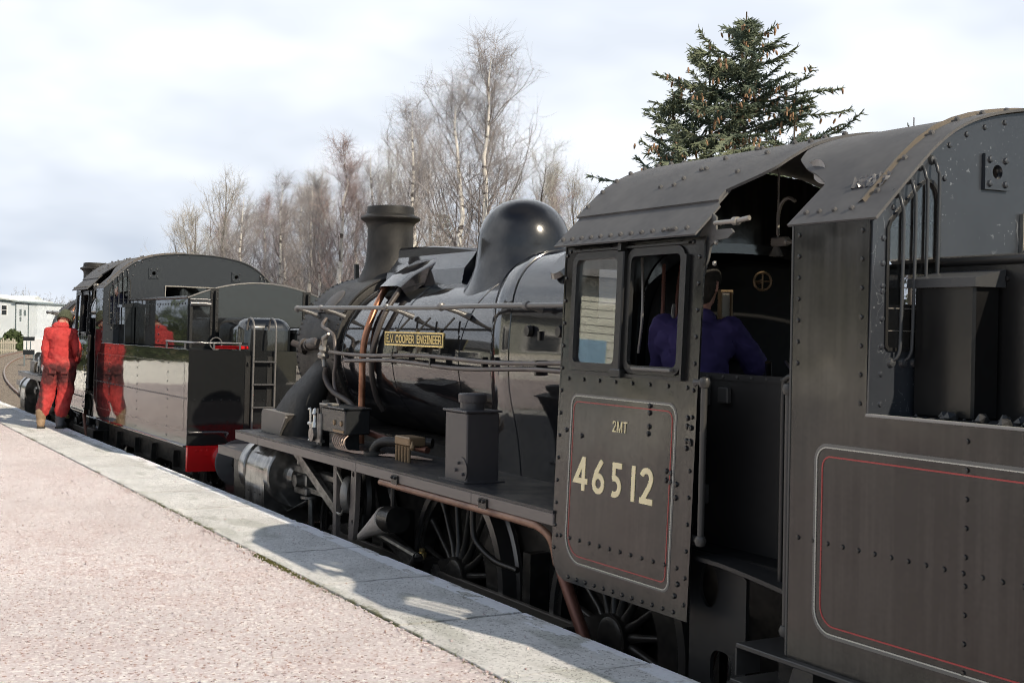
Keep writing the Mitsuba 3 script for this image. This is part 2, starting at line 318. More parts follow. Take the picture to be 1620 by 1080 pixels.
for j in range(len(jx) - 1):
    r = np.random.default_rng(j); A, B = jog(j), jog(j + 1); gap = .0075
    poly = Polygon([(x - gap, y) for x, y in A] + [(x + gap, y + (r.uniform(-.006, .004) if y > 3.5 else 0)) for x, y in B[::-1]])
    chips = [Point(r.uniform(B[-1][0], A[-1][0]), 3.592).buffer(r.uniform(.012, .035), 2) for _ in range(r.integers(1, 4))]
    poly = poly.difference(unary_union([affinity.scale(c, 2.2, .7) for c in chips])).buffer(0)
    if poly.geom_type != 'Polygon': poly = max(poly.geoms, key=lambda q: q.area)
    zt = r.uniform(-.002, .003); b = MB().xy(poly.buffer(-.004), -.12, .116 + zt + .004).xy(poly, -.125, .121 + zt)
    obj('coping_slab', b, 'concrete', pe, smooth=False)
# moss, grit and stones gathered along the joint between gravel and coping
st, ms = MB(), MB(); r = np.random.default_rng(5); ico = trimesh.creation.icosahedron()
for i in range(900):
    x = r.uniform(-14, -3.5); y = 2.815 - abs(r.normal(0, .05)) if r.random() < .6 else r.uniform(1.2, 3.5); s = r.uniform(.003, .008)
    st.add(ico.vertices * s * r.uniform(.7, 1.4, 3) + [x, y, s * .4], ico.faces)
obj('loose_stones', st, 'gravel', kind='stuff', label='loose pink stones scattered along the coping joint')
for i in range(1500):
    x = -8.6 + abs(r.normal(0, .55)) if r.random() < .75 else r.uniform(-13, -4.5); y = 2.818 - abs(r.normal(0, .018)); a = r.uniform(0, 2 * PI); h = r.uniform(.004, .016)
    c = V(x, y, -.004); d = V(math.cos(a), math.sin(a), 0) * .005; e = V(r.normal(0, .006), r.normal(0, .006), h)
    ms.add(np.array([c - d, c + d, c + e]), np.array([[0, 1, 2]]))
bs('moss_green', (.10, .10, .03), .9)
obj('moss', ms, 'moss_green', kind='stuff', smooth=False, label='thin green moss along the joint of coping and gravel')
# ---------------------------------------------------------------- locomotive (built where the near one stands; facing -x)
def lean(v):                            # the cab sides lean in slightly towards the roof
    v = v.copy(); s = np.clip((YC - v[:, 1]) / 1.2, -1, 1); v[:, 1] += s * .038 * (v[:, 2] - .2); return v
ROOF = [(3.735, 2.03), (3.90, 2.19), (4.055, 2.335), (4.20, 2.43), (4.36, 2.49), (4.55, 2.53), (4.78, 2.555), (5.03, 2.562)]
ROOF = [tuple(q) for q in smooth_path([(a, b, 0) for a, b in ROOF], 9)[:, :2]]
ROOFF = ROOF + [(2 * YC - a, b) for a, b in ROOF[-2::-1]]
def roof_z(y): return np.interp(y, [q[0] for q in ROOFF], [q[1] for q in ROOFF])
def shell(prof, x0, x1, th, nx=8):
    """sheet over the profile from x0(y) to x1(y), of thickness th"""
    top, b = [], MB(); p = np.array(prof); d = np.gradient(p, axis=0); nn = np.stack([-d[:, 1], d[:, 0]], 1); nn /= np.linalg.norm(nn, axis=1)[:, None]
    R = []
    for off in (0, th):
        for i in range(nx + 1):
            t = i / nx; R.append([(x0(q[0]) * (1 - t) + x1(q[0]) * t, q[0] + m[0] * off, q[1] + m[1] * off) for q, m in zip(p, nn)])
    R = np.array(R); lo, hi = R[:nx + 1], R[nx + 1:]
    b.loft(hi[::-1], cap=False, closed=False); b.loft(lo, cap=False, closed=False)
    for A, B in ((lo[0], hi[0]), (hi[-1], lo[-1])): b.loft([A, B], cap=False, closed=False)
    b.loft([lo[:, 0], hi[:, 0]], cap=False, closed=False); b.loft([hi[:, -1], lo[:, -1]], cap=False, closed=False)
    return b
def circ(x, r, zc, n=48, y=YC): 
    a = np.arange(n) * 2 * PI / n; return np.stack([0 * a + x, y + r * np.cos(a), zc + r * np.sin(a)], 1)
def belp(x, hw, top, rad=.36, zb=.55, hwb=.62, zm=1.34, e=0):
    """section of a square-topped firebox"""
    hw, top = hw + e, top + e
    half = [(YC - hwb - e, zb), (YC - hwb - e - .035, zb + .28), (YC - hw + .012, zm - .20), (YC - hw, zm), (YC - hw + .004, zm + .18), (YC - hw + .035, top - .34), (YC - hw + .125, top - .155), (YC - hw + .30, top - .035), (YC - .20, top - .003)]
    half = [tuple(q) for q in smooth_path([(a, b, 0) for a, b in half], 4)[:, :2]] + [(YC, top)]
    full = half + [(2 * YC - a, b) for a, b in half[-2::-1]]
    return np.array([(x, a, b) for a, b in full])
def digit(ch, w=.165):
    S = []
    L = lambda *p: S.append(LineString(p).buffer(w / 2, cap_style=2, join_style=2, mitre_limit=8))
    A = lambda cx, cy, r, a0, a1: S.append(LineString([(cx + r * math.cos(math.radians(a)), cy + r * math.sin(math.radians(a))) for a in np.linspace(a0, a1, 24)]).buffer(w / 2, cap_style=2))
    if ch == '4': L((.50, 1.0), (.075, .285), (.70, .285)); S.append(sbox(.40, 0, .40 + w, 1))
    if ch == '6': A(.32, .30, .225, 0, 360); S.append(LineString([(.125, .40), (.20, .62), (.47, .98)]).buffer(w / 2, cap_style=2))
    if ch == '5': S.append(sbox(.12, 1 - w, .56, 1)); S.append(sbox(.12, .50, .12 + w * .9, 1)); A(.24, .315, .235, 118, -118)
    if ch == '1': S.append(sbox(.1, 0, .1 + w, 1))
    if ch == '2': A(.30, .715, .21, 165, -35); S.append(LineString([(.495, .62), (.42, .47), (.13, .07)]).buffer(w / 2, cap_style=2)); S.append(sbox(.03, 0, .60, w))
    return unary_union(S).intersection(sbox(-1, 0, 2, 1.01)).simplify(.004)
def lettering(m, x, z, y, sx=1.):
    v = m.vertices; return np.stack([x + v[:, 0] * sx, y - v[:, 2], z + v[:, 1]], 1), m.faces
def outline(x0, x1, z0, z1, r, w, rr=None):
    """rounded frame line; rr: radii of (bottom left, bottom right, top right, top left)"""
    p = rrect(x0, x1, z0, z1, r) if rr is None else None
    if rr is not None:
        pts = []
        for (cx, cz, a0), q in zip(((x0, z0, 180), (x1, z0, 270), (x1, z1, 0), (x0, z1, 90)), rr):
            ox, oz = (cx + q if cx == x0 else cx - q), (cz + q if cz == z0 else cz - q)
            pts += [(ox + q * math.cos(math.radians(a)), oz + q * math.sin(math.radians(a))) for a in np.linspace(a0, a0 + 90, 9)]
        p = Polygon(pts)
    return p.difference(p.buffer(-w))
MIR = lambda y: 2 * YC - y

def wheel(x, r, name, E, side, spokes, crank=None):
    """spoked wheel > tyre; outer face towards the platform side for side -1"""
    yf = YC + side * .79; zc = RAIL + r; b, t = MB(), MB(); ax = (0, side, 0); o = (x, YC + side * .69, zc); R = r
    t.lathe([(R - .065, -.02), (R + .028, -.02), (R + .028, .008), (R + .002, .022), (R - .004, .125), (R - .062, .13), (R - .065, -.02)], o, ax, 56)
    b.lathe([(R - .055, .105), (R - .105, .10), (R - .105, .02), (R - .055, .015)], o, ax, 48)
    b.lathe([(0, .155), (.10, .155), (.13, .14), (.135, .0), (0, 0)], o, ax, 28)
    for k in range(spokes):
        a = 2 * PI * (k + .5) / spokes; d = V(math.cos(a), 0, math.sin(a)); e = V(-math.sin(a), 0, math.cos(a)); Y = V(0, side, 0); R_ = []
        for q, w_, th, yo in ((.12, .036, .034, .085), (R * .35, .022, .026, .07), (R * .7, .020, .022, .065), (R - .09, .030, .03, .062)):
            c = V(*o) + d * q + Y * yo; R_.append([c + e * w_ * math.cos(u) + Y * th * math.sin(u) for u in np.arange(10) * 2 * PI / 10])
        b.loft(R_, cap=False)
    if crank is not None:
        c = V(*o) + V(crank[0], 0, crank[1])
        hull = m3.Manifold.batch_hull([m3.Manifold.cylinder(.12, .15, .15, 24).rotate([90 * -side, 0, 0]).translate([o[0], o[1] + (.02 if side > 0 else -.02), o[2]]), m3.Manifold.cylinder(.12, .095, .095, 20).rotate([90 * -side, 0, 0]).translate([c[0], c[1] + (.02 if side > 0 else -.02), c[2]])])
        b.add(hull); b.cyl(c + V(0, side * .13, 0), c + V(0, side * .26, 0), .048, n=18)
        a0 = math.atan2(-crank[1], -crank[0]) 
        seg = [(o[0] + q * math.cos(a0 + u), o[2] + q * math.sin(a0 + u)) for q, us in ((R - .09, np.linspace(-.62, .62, 14)), (R - .30, np.linspace(.5, -.5, 10))) for u in us]
        b.prism(Polygon(seg), (0, o[1] + side * .045 + (.05 if side > 0 else 0), 0), (1, 0, 0), (0, 0, 1), .05)
    k = obj(name, b, 'oily_black', E, smooth=40); obj('tyre', t, 'tyre_steel', k, smooth=35); return k
bs('tyre_steel', (.13, .125, .12), .3, metallic=.7)

def build_engine(label):
    E = thing('steam_locomotive', label, 'locomotive', 'steam locomotives coupled in line')
    o = lambda n, b, m, **k: obj(n, b, m, E, **k)
    Z0 = 1.315
    # --- boiler
    xs = np.linspace(-11.05, -8.08, 22); R = [circ(x, .665 + .035 * (x + 11.05) / 2.97, Z0, 72) for x in xs]
    o('boiler', MB().loft(R), 'paint_boiler', smooth=30)
    for x in (-11.0, -9.86, -8.62):
        r = .665 + .035 * (x + 11.05) / 2.97; o('boiler_band', MB().loft([circ(x - .03, r - .004, Z0, 72), circ(x - .027, r + .005, Z0, 72), circ(x + .027, r + .005, Z0, 72), circ(x + .03, r - .004, Z0, 72)], cap=False), 'paint_boiler', smooth=30)
    rb = MB()
    for a in np.linspace(PI * .45, PI * 1.35, 40): rb.rivet([(-11.0, YC + .672 * math.cos(a), Z0 + .672 * math.sin(a))], (0, math.cos(a), math.sin(a)), .008)
    # --- firebox
    secs = [(-8.13, .66, 2.06, 0), (-8.08, .70, 2.12, 0), (-7.95, .725, 2.14, 0), (-7.8, .735, 2.142, 0), (-7.0, .745, 2.13, 0), (-6.19, .75, 2.11, 0)]
    o('firebox', MB().loft([belp(x, h, t) for x, h, t, _ in secs]), 'paint_boiler', smooth=40)
    for x in (-7.78, -6.9):
        h = np.interp(x, [s[0] for s in secs], [s[1] for s in secs]); t = np.interp(x, [s[0] for s in secs], [s[2] for s in secs])
        o('firebox_band', MB().loft([belp(x - .035, h, t, e=-.004), belp(x - .03, h, t, e=.006), belp(x + .03, h, t, e=.006), belp(x + .035, h, t, e=-.004)], cap=False), 'paint_boiler', smooth=30)
    w = MB()
    for x in (-7.45, -7.05, -6.6):
        w.lathe([(0, .03), (.035, .03), (.04, .0)], (x, YC - .742, 1.56), (0, -1, 0), 14)
        w.box(x + .12, x + .145, YC - .755, YC - .74, 1.50, 1.56)
    o('washout_plug', w, 'oily_black', kind='stuff')
    o('access_door', MB().lathe([(0, .03), (.10, .03), (.125, 0)], (-7.2, YC - .63, 1.99), (0, -.75, .66), 24), 'paint_boiler', smooth=30)
    # --- smokebox
    sb = [(-12.16, .52, 1.335), (-12.13, .685, 1.335), (-12.08, .71, 1.335), (-11.2, .70, 1.335), (-11.06, .70, 1.335), (-11.05, .64, 1.33)]
    o('smokebox', MB().loft([circ(x, r, z, 72) for x, r, z in sb]), 'smokebox_black', smooth=30)
    d = MB().lathe([(.0, .17), (.12, .165), (.30, .12), (.44, .05), (.50, .0), (.52, -.02)], (-12.15, YC, 1.335), (-1, 0, 0), 48)
    d.cyl((-12.3, YC, 1.365), (-12.42, YC, 1.365), .05).box(-12.41, -12.39, YC - .03, YC + .03, 1.15, 1.38)
    o('smokebox_door', d, 'smokebox_black', smooth=40)
    rv = MB()
    for x in (-12.05, -11.12):
        r, z = np.interp(x, [-12.08, -11.06], [.71, .70]), 1.335
        for a in np.linspace(PI * .1, PI * 1.4, 54): rv.rivet([(x, YC + r * math.cos(a), z + r * math.sin(a))], (0, math.cos(a), math.sin(a)), .013, .012)
    rv.add(rb); o('boiler_rivets', rv, 'smokebox_black', kind='stuff', smooth=40)
    nd = V(0, 4.50 - YC, 1.79 - 1.335); nd /= np.linalg.norm(nd)
    o('cover_plate', MB().lathe([(0, .05), (.11, .046), (.135, .03), (.14, -.03)], V(-11.5, YC, 1.335) + nd * .695, nd, 30), 'smokebox_cover', smooth=40)
    # saddle and steam pipe
    o('saddle', MB().box(-12.0, -11.0, YC - .5, YC + .5, .40, 1.0).box(-12.05, -11.0, YC - .62, YC + .62, .40, .66), 'smokebox_black')
    for s in (-1, 1):
        R = []
        for q, x, hx, y, hy, z in ((0, -11.42, .19, .55, .12, 1.30), (.3, -11.45, .21, .68, .13, 1.12), (.6, -11.50, .27, .80, .15, .95), (1, -11.56, .36, .90, .18, .70), (1.1, -11.56, .36, .90, .18, .56)):
            a = np.arange(28) * 2 * PI / 28; cc = np.sign(np.cos(a)) * np.abs(np.cos(a)) ** .7; ss = np.sign(np.sin(a)) * np.abs(np.sin(a)) ** .7
            R.append(np.stack([x + hx * cc, YC + s * (y + hy * ss), 0 * a + z], 1))
        o('steam_pipe', MB().loft(R if s < 0 else [r[::-1] for r in R]), 'smokebox_black', smooth=40)
    # --- chimney
    pr = [(.36, -.16), (.335, -.06), (.285, .01), (.25, .07), (.232, .14), (.222, .24), (.217, .40), (.22, .47), (.235, .50), (.256, .515), (.281, .53), (.288, .545), (.281, .558), (.25, .572), (.228, .585), (.225, .635), (.222, .655), (.20, .662), (.185, .645), (.18, .3)]
    b = MB().lathe(pr, (-11.46, YC, 2.06), n=48)
    def fl(v):
        v = v.copy(); k = v[:, 2] < 2.14; t = np.clip((2.14 - v[:, 2]) / .2, 0, 1); v[:, 2] -= t * (v[:, 1] - YC) ** 2 * .78; return v
    o('chimney', b.move(fl), 'smokebox_black', smooth=35)
    o('chimney_base', MB().loft([circ(x, .707 + (.014 if k in (1, 2) else 0), 1.337, 96)[8:41] for k, x in enumerate((-11.86, -11.85, -11.07, -11.06))], cap=False, closed=False), 'smokebox_black', smooth=25)
    # --- dome
    pr = [(.50, -.08), (.495, -.02), (.475, .002), (.44, .022), (.405, .06), (.38, .11), (.368, .17), (.365, .225)] + [(.365 * math.cos(a) ** .9, .23 + .365 * math.sin(a)) for a in np.linspace(.1, PI / 2, 14)]
    b = MB().lathe(pr, (-8.86, YC, 1.995), n=72)
    def fl2(v):
        v = v.copy(); t = np.clip((2.20 - v[:, 2]) / .21, 0, 1) ** 1.2; v[:, 2] -= t * (v[:, 1] - YC) ** 2 * .86; return v
    o('dome', b.move(fl2), 'dome_paint', smooth=40)
    # --- top feed cover and pipes
    tc = MB(); x0, x1 = -10.93, -9.35
    sec = [(-.30, 1.90), (-.27, 2.06), (-.20, 2.14), (-.16, 2.20), (-.155, 2.27), (-.135, 2.295), (.135, 2.295), (.155, 2.27), (.16, 2.20), (.20, 2.14), (.27, 2.06), (.30, 1.90)]
    tc.loft([[(x, YC + a * f, min(z, zt)) for a, z in sec[::-1]] for x, f, zt in ((x0, .90, 2.285), (x0 + .03, 1, 2.295), (-10.2, 1, 2.28), (x1, 1, 2.22))])
    o('top_feed_cover', tc, 'paint_boiler', smooth=25)
    for s in (-1, 1):
        b = MB(); R = []
        for y, z, w0, w1, h in ((.16, 2.10, -10.50, -9.98, .07), (.27, 2.03, -10.52, -10.02, .07), (.36, 1.965, -10.56, -10.08, .07), (.45, 1.87, -10.60, -10.13, .07)):
            n = V(0, y, (z - Z0) * 1.0); n /= np.linalg.norm(n); c = V(0, s * y, z); nn = V(0, s * n[1], n[2])
            R.append([V(w0, YC, 0) + c - nn * .06, V(w0, YC, 0) + c + nn * h * .7, V(w0 + .06, YC, 0) + c + nn * h, V(w1 - .06, YC, 0) + c + nn * h, V(w1, YC, 0) + c + nn * h * .7, V(w1, YC, 0) + c - nn * .06])
        R = np.array(R if s < 0 else [r[::-1] for r in R]); b.loft(R, cap=False); b.loft(R * 1, cap=False)
        b.loft([R[0], (R[0] + R[0].mean(0)) / 2], cap=False)
        o('feed_pipe_hood', b, 'paint_boiler', smooth=25)
        for xx, m in ((-10.56, 'copper'), (-10.28, 'pipe_dark')):
            pts = [(-10.60, .39, 1.95), (-10.44, .57, 1.75), (-10.38, .69, 1.5), (-10.36, .725, 1.3), (-10.34, .735, 1.1), (-10.32, .745, .85), (-10.32, .745, .57)] if xx < -10.5 else [(-10.22, .42, 1.93), (-10.14, .62, 1.68), (-10.17, .70, 1.42), (-10.22, .70, 1.2), (-10.28, .63, .98), (-10.3, .55, .85)]
            o('feed_pipe', MB().tube(smooth_path([(a, YC + s * b_, c) for a, b_, c in pts], 5), .029 if xx < -10.5 else .024, 14), m, smooth=50)
    # --- handrail with knobs, pipes along the boiler
    for s in (-1, 1):
        y = YC + s * .83
        pts = smooth_path([(-11.75, y, 1.735), (-10.4, y, 1.728), (-9.0, y, 1.722), (-8.55, y, 1.722), (-8.0, y, 1.728), (-6.2, y, 1.725)], 5)
        o('handrail', MB().tube(pts, .0185, 10), 'handrail_paint', smooth=50)
        for x in (-11.72, -11.1, -9.62, -8.62, -7.35):
            rr = .66 if x > -11 else .68; k = V(0, s * .60, .30) 
            b = MB().lathe([(0, -.034), (.026, -.026), (.034, 0), (.026, .026), (0, .034)], (x, y, 1.727), (1, 0, 0), 12)
            b.tube([(x, y, 1.727), (x + .02, YC + s * .70, 1.69), (x + .04, YC + s * .61, 1.655)], [.015, .018, .026], 8); o('handrail_stanchion', b, 'handrail_paint', smooth=50)
        for dz, x0, w in ((0, -11.0, .012), (-.055, -10.62, -.014)):
            xs = np.linspace(x0, -6.2, 26); pts = [(x, YC + s * (.775 + .008 * math.sin(x * 2.1 + dz * 40)), 1.345 + dz + .010 * (x + 8.5) / 2 + w * math.sin(x * 2.6 + dz * 30)) for x in xs]
            o('pipe_run', MB().tube(pts, .016, 8), 'pipe_grey', smooth=50)
        b = MB()
        for x in (-9.62, -8.9, -8.05, -7.3): b.box(x - .012, x + .012, YC + s * .72 - .02, YC + s * .785, 1.27, 1.37)
        o('pipe_clip', b, 'oily_black', kind='stuff')
        # ejector fittings on the smokebox side
        b = MB().tube(smooth_path([(-12.0, YC + s * .66, 1.38), (-11.8, YC + s * .74, 1.37), (-11.5, YC + s * .77, 1.40), (-11.3, YC + s * .78, 1.41)], 4), [.05] * 4 + [.04] * 4 + [.055] * 4 + [.035], 10)
        b.lathe([(0, -.06), (.06, -.06), (.06, -.03), (.04, -.03), (.04, .03), (.06, .03), (.06, .06), (0, .06)], (-11.62, YC + s * .765, 1.39), (1, .1, 0), 12)
        b.lathe([(0, -.05), (.07, -.05), (.07, .0), (.03, .02), (.03, .12), (0, .12)], (-11.85, YC + s * .73, 1.37), (-.6, -.4, .2), 12)
        o('ejector_valve', b, 'pipe_dark', smooth=40)
        b = MB().lathe([(0, -.05), (.05, -.05), (.055, -.02), (.035, .0), (.05, .03), (.04, .06), (0, .06)], (-11.12, YC + s * .79, 1.33), (.3, 0, 1), 12)
        b.tube([(-11.1, YC + s * .79, 1.36), (-11.08, YC + s * .80, 1.46), (-10.98, YC + s * .80, 1.50)], [.022, .03, .012], 8).cyl((-11.12, YC + s * .79, 1.28), (-11.1, YC + s * .79, 1.2), .02)
        o('steam_valve', b, 'steel_dull', smooth=40)
        o('drain_pipe', MB().tube(smooth_path([(-11.42, YC + s * .655, 1.64), (-11.36, YC + s * .715, 1.57), (-11.12, YC + s * .735, 1.52), (-10.98, YC + s * .745, 1.46), (-10.94, YC + s * .745, 1.25), (-10.98, YC + s * .74, 1.05), (-10.75, YC + s * .74, .75)], 5), .017, 8), 'pipe_grey', smooth=50)
        o('drain_pipe', MB().tube(smooth_path([(-11.08, YC + s * .78, 1.2), (-11.1, YC + s * .78, 1.1), (-10.95, YC + s * .76, .98), (-10.6, YC + s * .72, .88), (-10.4, YC + s * .72, .7)], 5), .026, 8), 'pipe_dark', smooth=50)
    # --- running plate
    for s in (-1, 1):
        a, b_ = YC + s * 1.295, YC + s * .50
        o('running_plate', MB().box(-12.12, -6.2, min(a, b_), max(a, b_), .545, .562), 'running_plate_paint')
        b = MB()
        for x0, x1 in ((-12.12, -11.45), (-11.446, -9.1), (-9.096, -7.2), (-7.196, -6.2)): b.box(x0, x1, a - s * .018 if s > 0 else a, a if s > 0 else a + .018, .475, .5445, .004)
        o('valance', b, 'valance_paint')
        for x in (-8.35, -7.02): o('pipe_bracket', MB().box(x - .05, x + .05, *sorted((a + s * .004, a + s * .016)), .44, .53).rivet([(x - .02, a + s * .016, .515), (x + .025, a + s * .016, .515)], (0, s, 0), .013, .02), 'oily_black')
        o('brake_pipe', MB().tube(smooth_path([(-8.62, a + s * .0, .452), (-7.5, a + s * .0, .452), (-6.55, a + s * .0, .455), (-6.35, a - s * .01, .44), (-6.26, a - s * .03, .38), (-6.25, a - s * .06, .25)], 4), .022, 10), 'pipe_brown', smooth=50)
        # sloping chest cover at the front
        pc = Polygon([(-11.93, .5625), (-11.93, .73), (-11.915, .762), (-11.885, .775), (-11.27, .765), (-11.25, .755), (-11.42, .5625)])
        o('valve_chest_cover', MB().xz(pc, min(YC + s * 1.10, YC + s * .62), .48), 'chest_paint', smooth=40)
        o('chest_stay', MB().cyl((-11.36, YC + s * 1.11, .57), (-11.2, YC + s * 1.11, .74), .014, n=8), 'steel_dull')
        # sandbox
        b = MB().box(-7.81, -7.49, *sorted((YC + s * 1.18, YC + s * .94)), .5625, 1.02, .008).box(-7.825, -7.475, *sorted((YC + s * 1.195, YC + s * .925)), 1.0205, 1.034, .003)
        b.box(-7.84, -7.46, *sorted((YC + s * 1.21, YC + s * .91)), .563, .572)
        k = o('sandbox', b, 'sandbox_paint', smooth=25)
        obj('filler_cap', MB().lathe([(.082, 0), (.082, .045), (.092, .046), (.095, .055), (.095, .098), (.086, .106), (0, .11)], (-7.65, YC + s * 1.06, 1.0345), n=28), 'sandbox_paint', k, smooth=35)
        q = MB().prism(Point(0, 0).buffer(.085, 8).intersection(sbox(-.2, -.06, .2, .2)), (-7.56, YC + s * 1.186, .645) if s < 0 else (-7.56, YC + s * 1.186 - .008, .645), (1, 0, 0), (0, 0, 1), -.008 if s < 0 else .014)
        q.rivet([(-7.62, YC + s * 1.192, .64), (-7.52, YC + s * 1.192, .62), (-7.58, YC + s * 1.192, .69)], (0, s, 0), .012, .014)
        obj('flange', q, 'sandbox_paint', k)
        # lubricators
        for lx, big in ((-9.92, 1), (-10.35, 0)):
            y0 = YC + s * 1.06
            b = MB()
            if big:
                b.box(lx - .26, lx + .26, *sorted((y0 + s * .10, y0 - s * .12)), .70, .90, .01).box(lx - .27, lx + .27, *sorted((y0 + s * .115, y0 - s * .13)), .9005, .915, .004)
                b.box(lx - .18, lx + .18, *sorted((y0 + s * .06, y0 - s * .06)), .5625, .70)
            else:
                b.box(lx - .10, lx + .10, *sorted((y0 + s * .08, y0 - s * .08)), .64, .84, .01).lathe([(.05, 0), (.05, .05), (.03, .06), (.03, .1), (0, .1)], (lx, y0, .84), n=12)
                b.box(lx - .05, lx + .05, *sorted((y0 + s * .05, y0 - s * .05)), .5625, .64)
            k = o('lubricator', b, 'lubricator_black', smooth=25)
            if big:
                obj('lid', MB().box(lx - .265, lx - .12, *sorted((y0 + s * .121, y0 - s * .0)), .9155, .93, .004), 'steel_dull', k)
                obj('data_plate', MB().box(lx + .02, lx + .24, *sorted((y0 + s * .104, y0 + s * .108)), .715, .735), 'brass_dull', k)
                q = MB()
                for dx in (.04, .19): q.lathe([(0, .012), (.02, .01), (.024, 0)], (lx + dx, y0 + s * .10, .79), (0, s, 0), 12)
                obj('gauge_cap', q, 'brass_dull', k)
                for i in range(6):
                    xx = lx + .0 + .048 * i; obj('oil_pipe', MB().tube(smooth_path([(xx, y0 + s * .06, .70), (xx + .01, y0 + s * .1, .66), (xx + .025, y0 + s * .1, .62), (xx + .09, y0 + s * .07, .575), (xx + .4, y0 - s * .05, .575), (xx + .9, y0 - s * .25, .58)], 5), .0055, 6), 'oil_pipe', k, smooth=50)
            else:
                q = MB(); z_ = y0 + s * .10
                q.tube(smooth_path([(lx - .13, z_, .86), (lx - .10, z_, .865), (lx - .085, z_, .84), (lx - .085, z_, .62), (lx - .12, z_, .60)], 3), .011, 8).cyl((lx - .13, z_, .74), (lx - .03, z_, .74), .016, n=8)
                q.lathe([(0, 0), (.03, 0), (.03, .05), (.018, .07), (.018, .12), (.03, .13), (.02, .17), (0, .18)], (lx + .02, z_, .70), n=12)
                obj('ratchet_handle', q, 'steel_bright', k, smooth=40)
                q = MB().lathe([(0, -.02), (.06, -.02), (.06, .02), (0, .02)], (lx + .03, z_ + s * .02, .66), (0, 1, 0), 16).cyl((lx + .10, z_, .58), (lx + .10, z_, .88), .013).cyl((lx + .16, z_, .6), (lx + .16, z_, .84), .02).box(lx - .02, lx + .2, z_ - .02, z_ + .02, .60, .625)
                obj('ratchet_gear', q, 'steel_worn', k, smooth=40)
        b = MB().box(-9.05, -8.78, *sorted((YC + s * 1.0, YC + s * .86)), .68, .75, .01).lathe([(.012, 0), (.02, .02), (.008, .06), (0, .07)], (-8.72, YC + s * 1.0, .66), n=10)
        k = o('oil_box', b, 'brass_dull', smooth=25)
        q = MB()
        for i in range(5): q.cyl((-9.02 + i * .055, YC + s * .99, .5625), (-9.02 + i * .055, YC + s * .99, .68), .014, n=8)
        obj('oil_feed', q, 'brass_dull', k, smooth=40)
        b = MB().tube(smooth_path([(-9.38, YC + s * 1.02, .563), (-9.38, YC + s * 1.02, .62), (-9.33, YC + s * .98, .67), (-9.2, YC + s * .88, .68), (-9.0, YC + s * .7, .68)], 5), .04, 12).lathe([(.085, 0), (.085, .03), (.05, .035)], (-9.38, YC + s * 1.02, .563), n=16)
        o('elbow_pipe', b, 'oily_black', smooth=45)
        o('oil_line', MB().tube([(-9.95, YC + s * .9, .72), (-9.4, YC + s * .82, .65), (-9.0, YC + s * .74, .63)], .028, 8), 'copper_dull', smooth=50)
        # --- cylinder
        cy, cz = YC + s * 1.0, .12
        cl = [(math.cos(a), math.sin(a)) for a in np.linspace(0, 2 * PI, 40, endpoint=False)]
        prof = []
        for ang in np.linspace(0, PI, 20): prof.append((cy + .275 * math.cos(ang), .21 + .275 * math.sin(ang)))
        prof += [(cy - .275, -.05), (cy - .26, -.24), (cy + .26, -.24), (cy + .275, -.05)]
        o('cylinder', MB().loft([[(x, a, z) for a, z in prof] for x in (-11.86, -11.30)]), 'cylinder_steel', smooth=35)
        for x0, x1, nm in ((-12.04, -11.865, 'front_cover'), (-11.295, -11.16, 'rear_cover')):
            o(nm, MB().lathe([(0, 0), (.28, 0), (.292, .012), (.292, abs(x1 - x0) - .012), (.28, abs(x1 - x0)), (0, abs(x1 - x0))], (x0, cy, .21), (1, 0, 0), 40).lathe([(0, 0), (.13, 0), (.13, .05), (.10, .09), (0, .09)], (x1, cy, .21), (1, 0, 0), 24), 'cylinder_steel', smooth=35)
        b = MB()
        for x in (-11.75, -11.55, -11.4): b.rivet([(x, cy + s * .277, .03), (x + .03, cy + s * .277, -.12)], (0, s, 0), .01)
        o('cover_screw', b, 'oily_black', kind='stuff')
        # --- motion
        b = MB()
        for z in (.285, .13): b.box(-11.14, -10.05, cy - .05, cy + .05, z - .025, z + .025, .005)
        o('slide_bar', b, 'steel_worn')
        b = MB().box(-11.02, -10.78, cy - .07, cy + .07, .155, .26, .01).box(-11.04, -10.74, cy - .085, cy + .085, .265, .335, .01).box(-11.04, -10.74, cy - .085, cy + .085, .08, .145, .01).cyl((-10.9, cy + s * .07, .2), (-10.9, cy + s * .13, .2), .055)
        o('crosshead', b, 'steel_worn', smooth=30)
        o('piston_rod', MB().cyl((-11.12, cy, .21), (-10.95, cy, .21), .035), 'steel_bright', smooth=50)
        b = MB()
        for x in (-10.98, -10.82): b.tube([(x, cy + s * .06, .50), (x, cy + s * .06, .42), (x, cy + s * .06, .34)], [.016, .016, .022], 8).lathe([(.02, 0), (.03, .02), (.015, .05), (0, .055)], (x, cy + s * .05, .335), n=10)
        o('oil_cup', b, 'steel_dull', smooth=40)
        yr = YC + s * .86; cp = V(-8.73, yr, -.25)
        b = MB(); A = V(-10.88, yr, .2); d = cp - A; d /= np.linalg.norm(d); e = V(-d[2], 0, d[0])
        b.loft([[A + d * q + e * h * a_ + V(0, t * c_, 0) for a_, c_ in ((-1, -1), (1, -1), (1, 1), (-1, 1))] for q, h, t in ((0, .05, .03), (.12, .042, .022), (1.2, .05, .02), (2.05, .058, .024), (2.2, .07, .03))])
        b.cyl(cp - V(0, .05, 0), cp + V(0, .05, 0), .11, n=24).cyl(A - V(0, .04, 0), A + V(0, .04, 0), .075, n=20)
        o('connecting_rod', b, 'steel_worn', smooth=30)
        b = MB().box(-8.85, -8.62, *sorted((yr - s * .06, yr + s * .10)), -.36, -.14, .02).cyl(cp + V(0, s * .08, 0), cp + V(0, s * .15, 0), .055, n=18); k = o('big_end', b, 'oily_black', smooth=30)
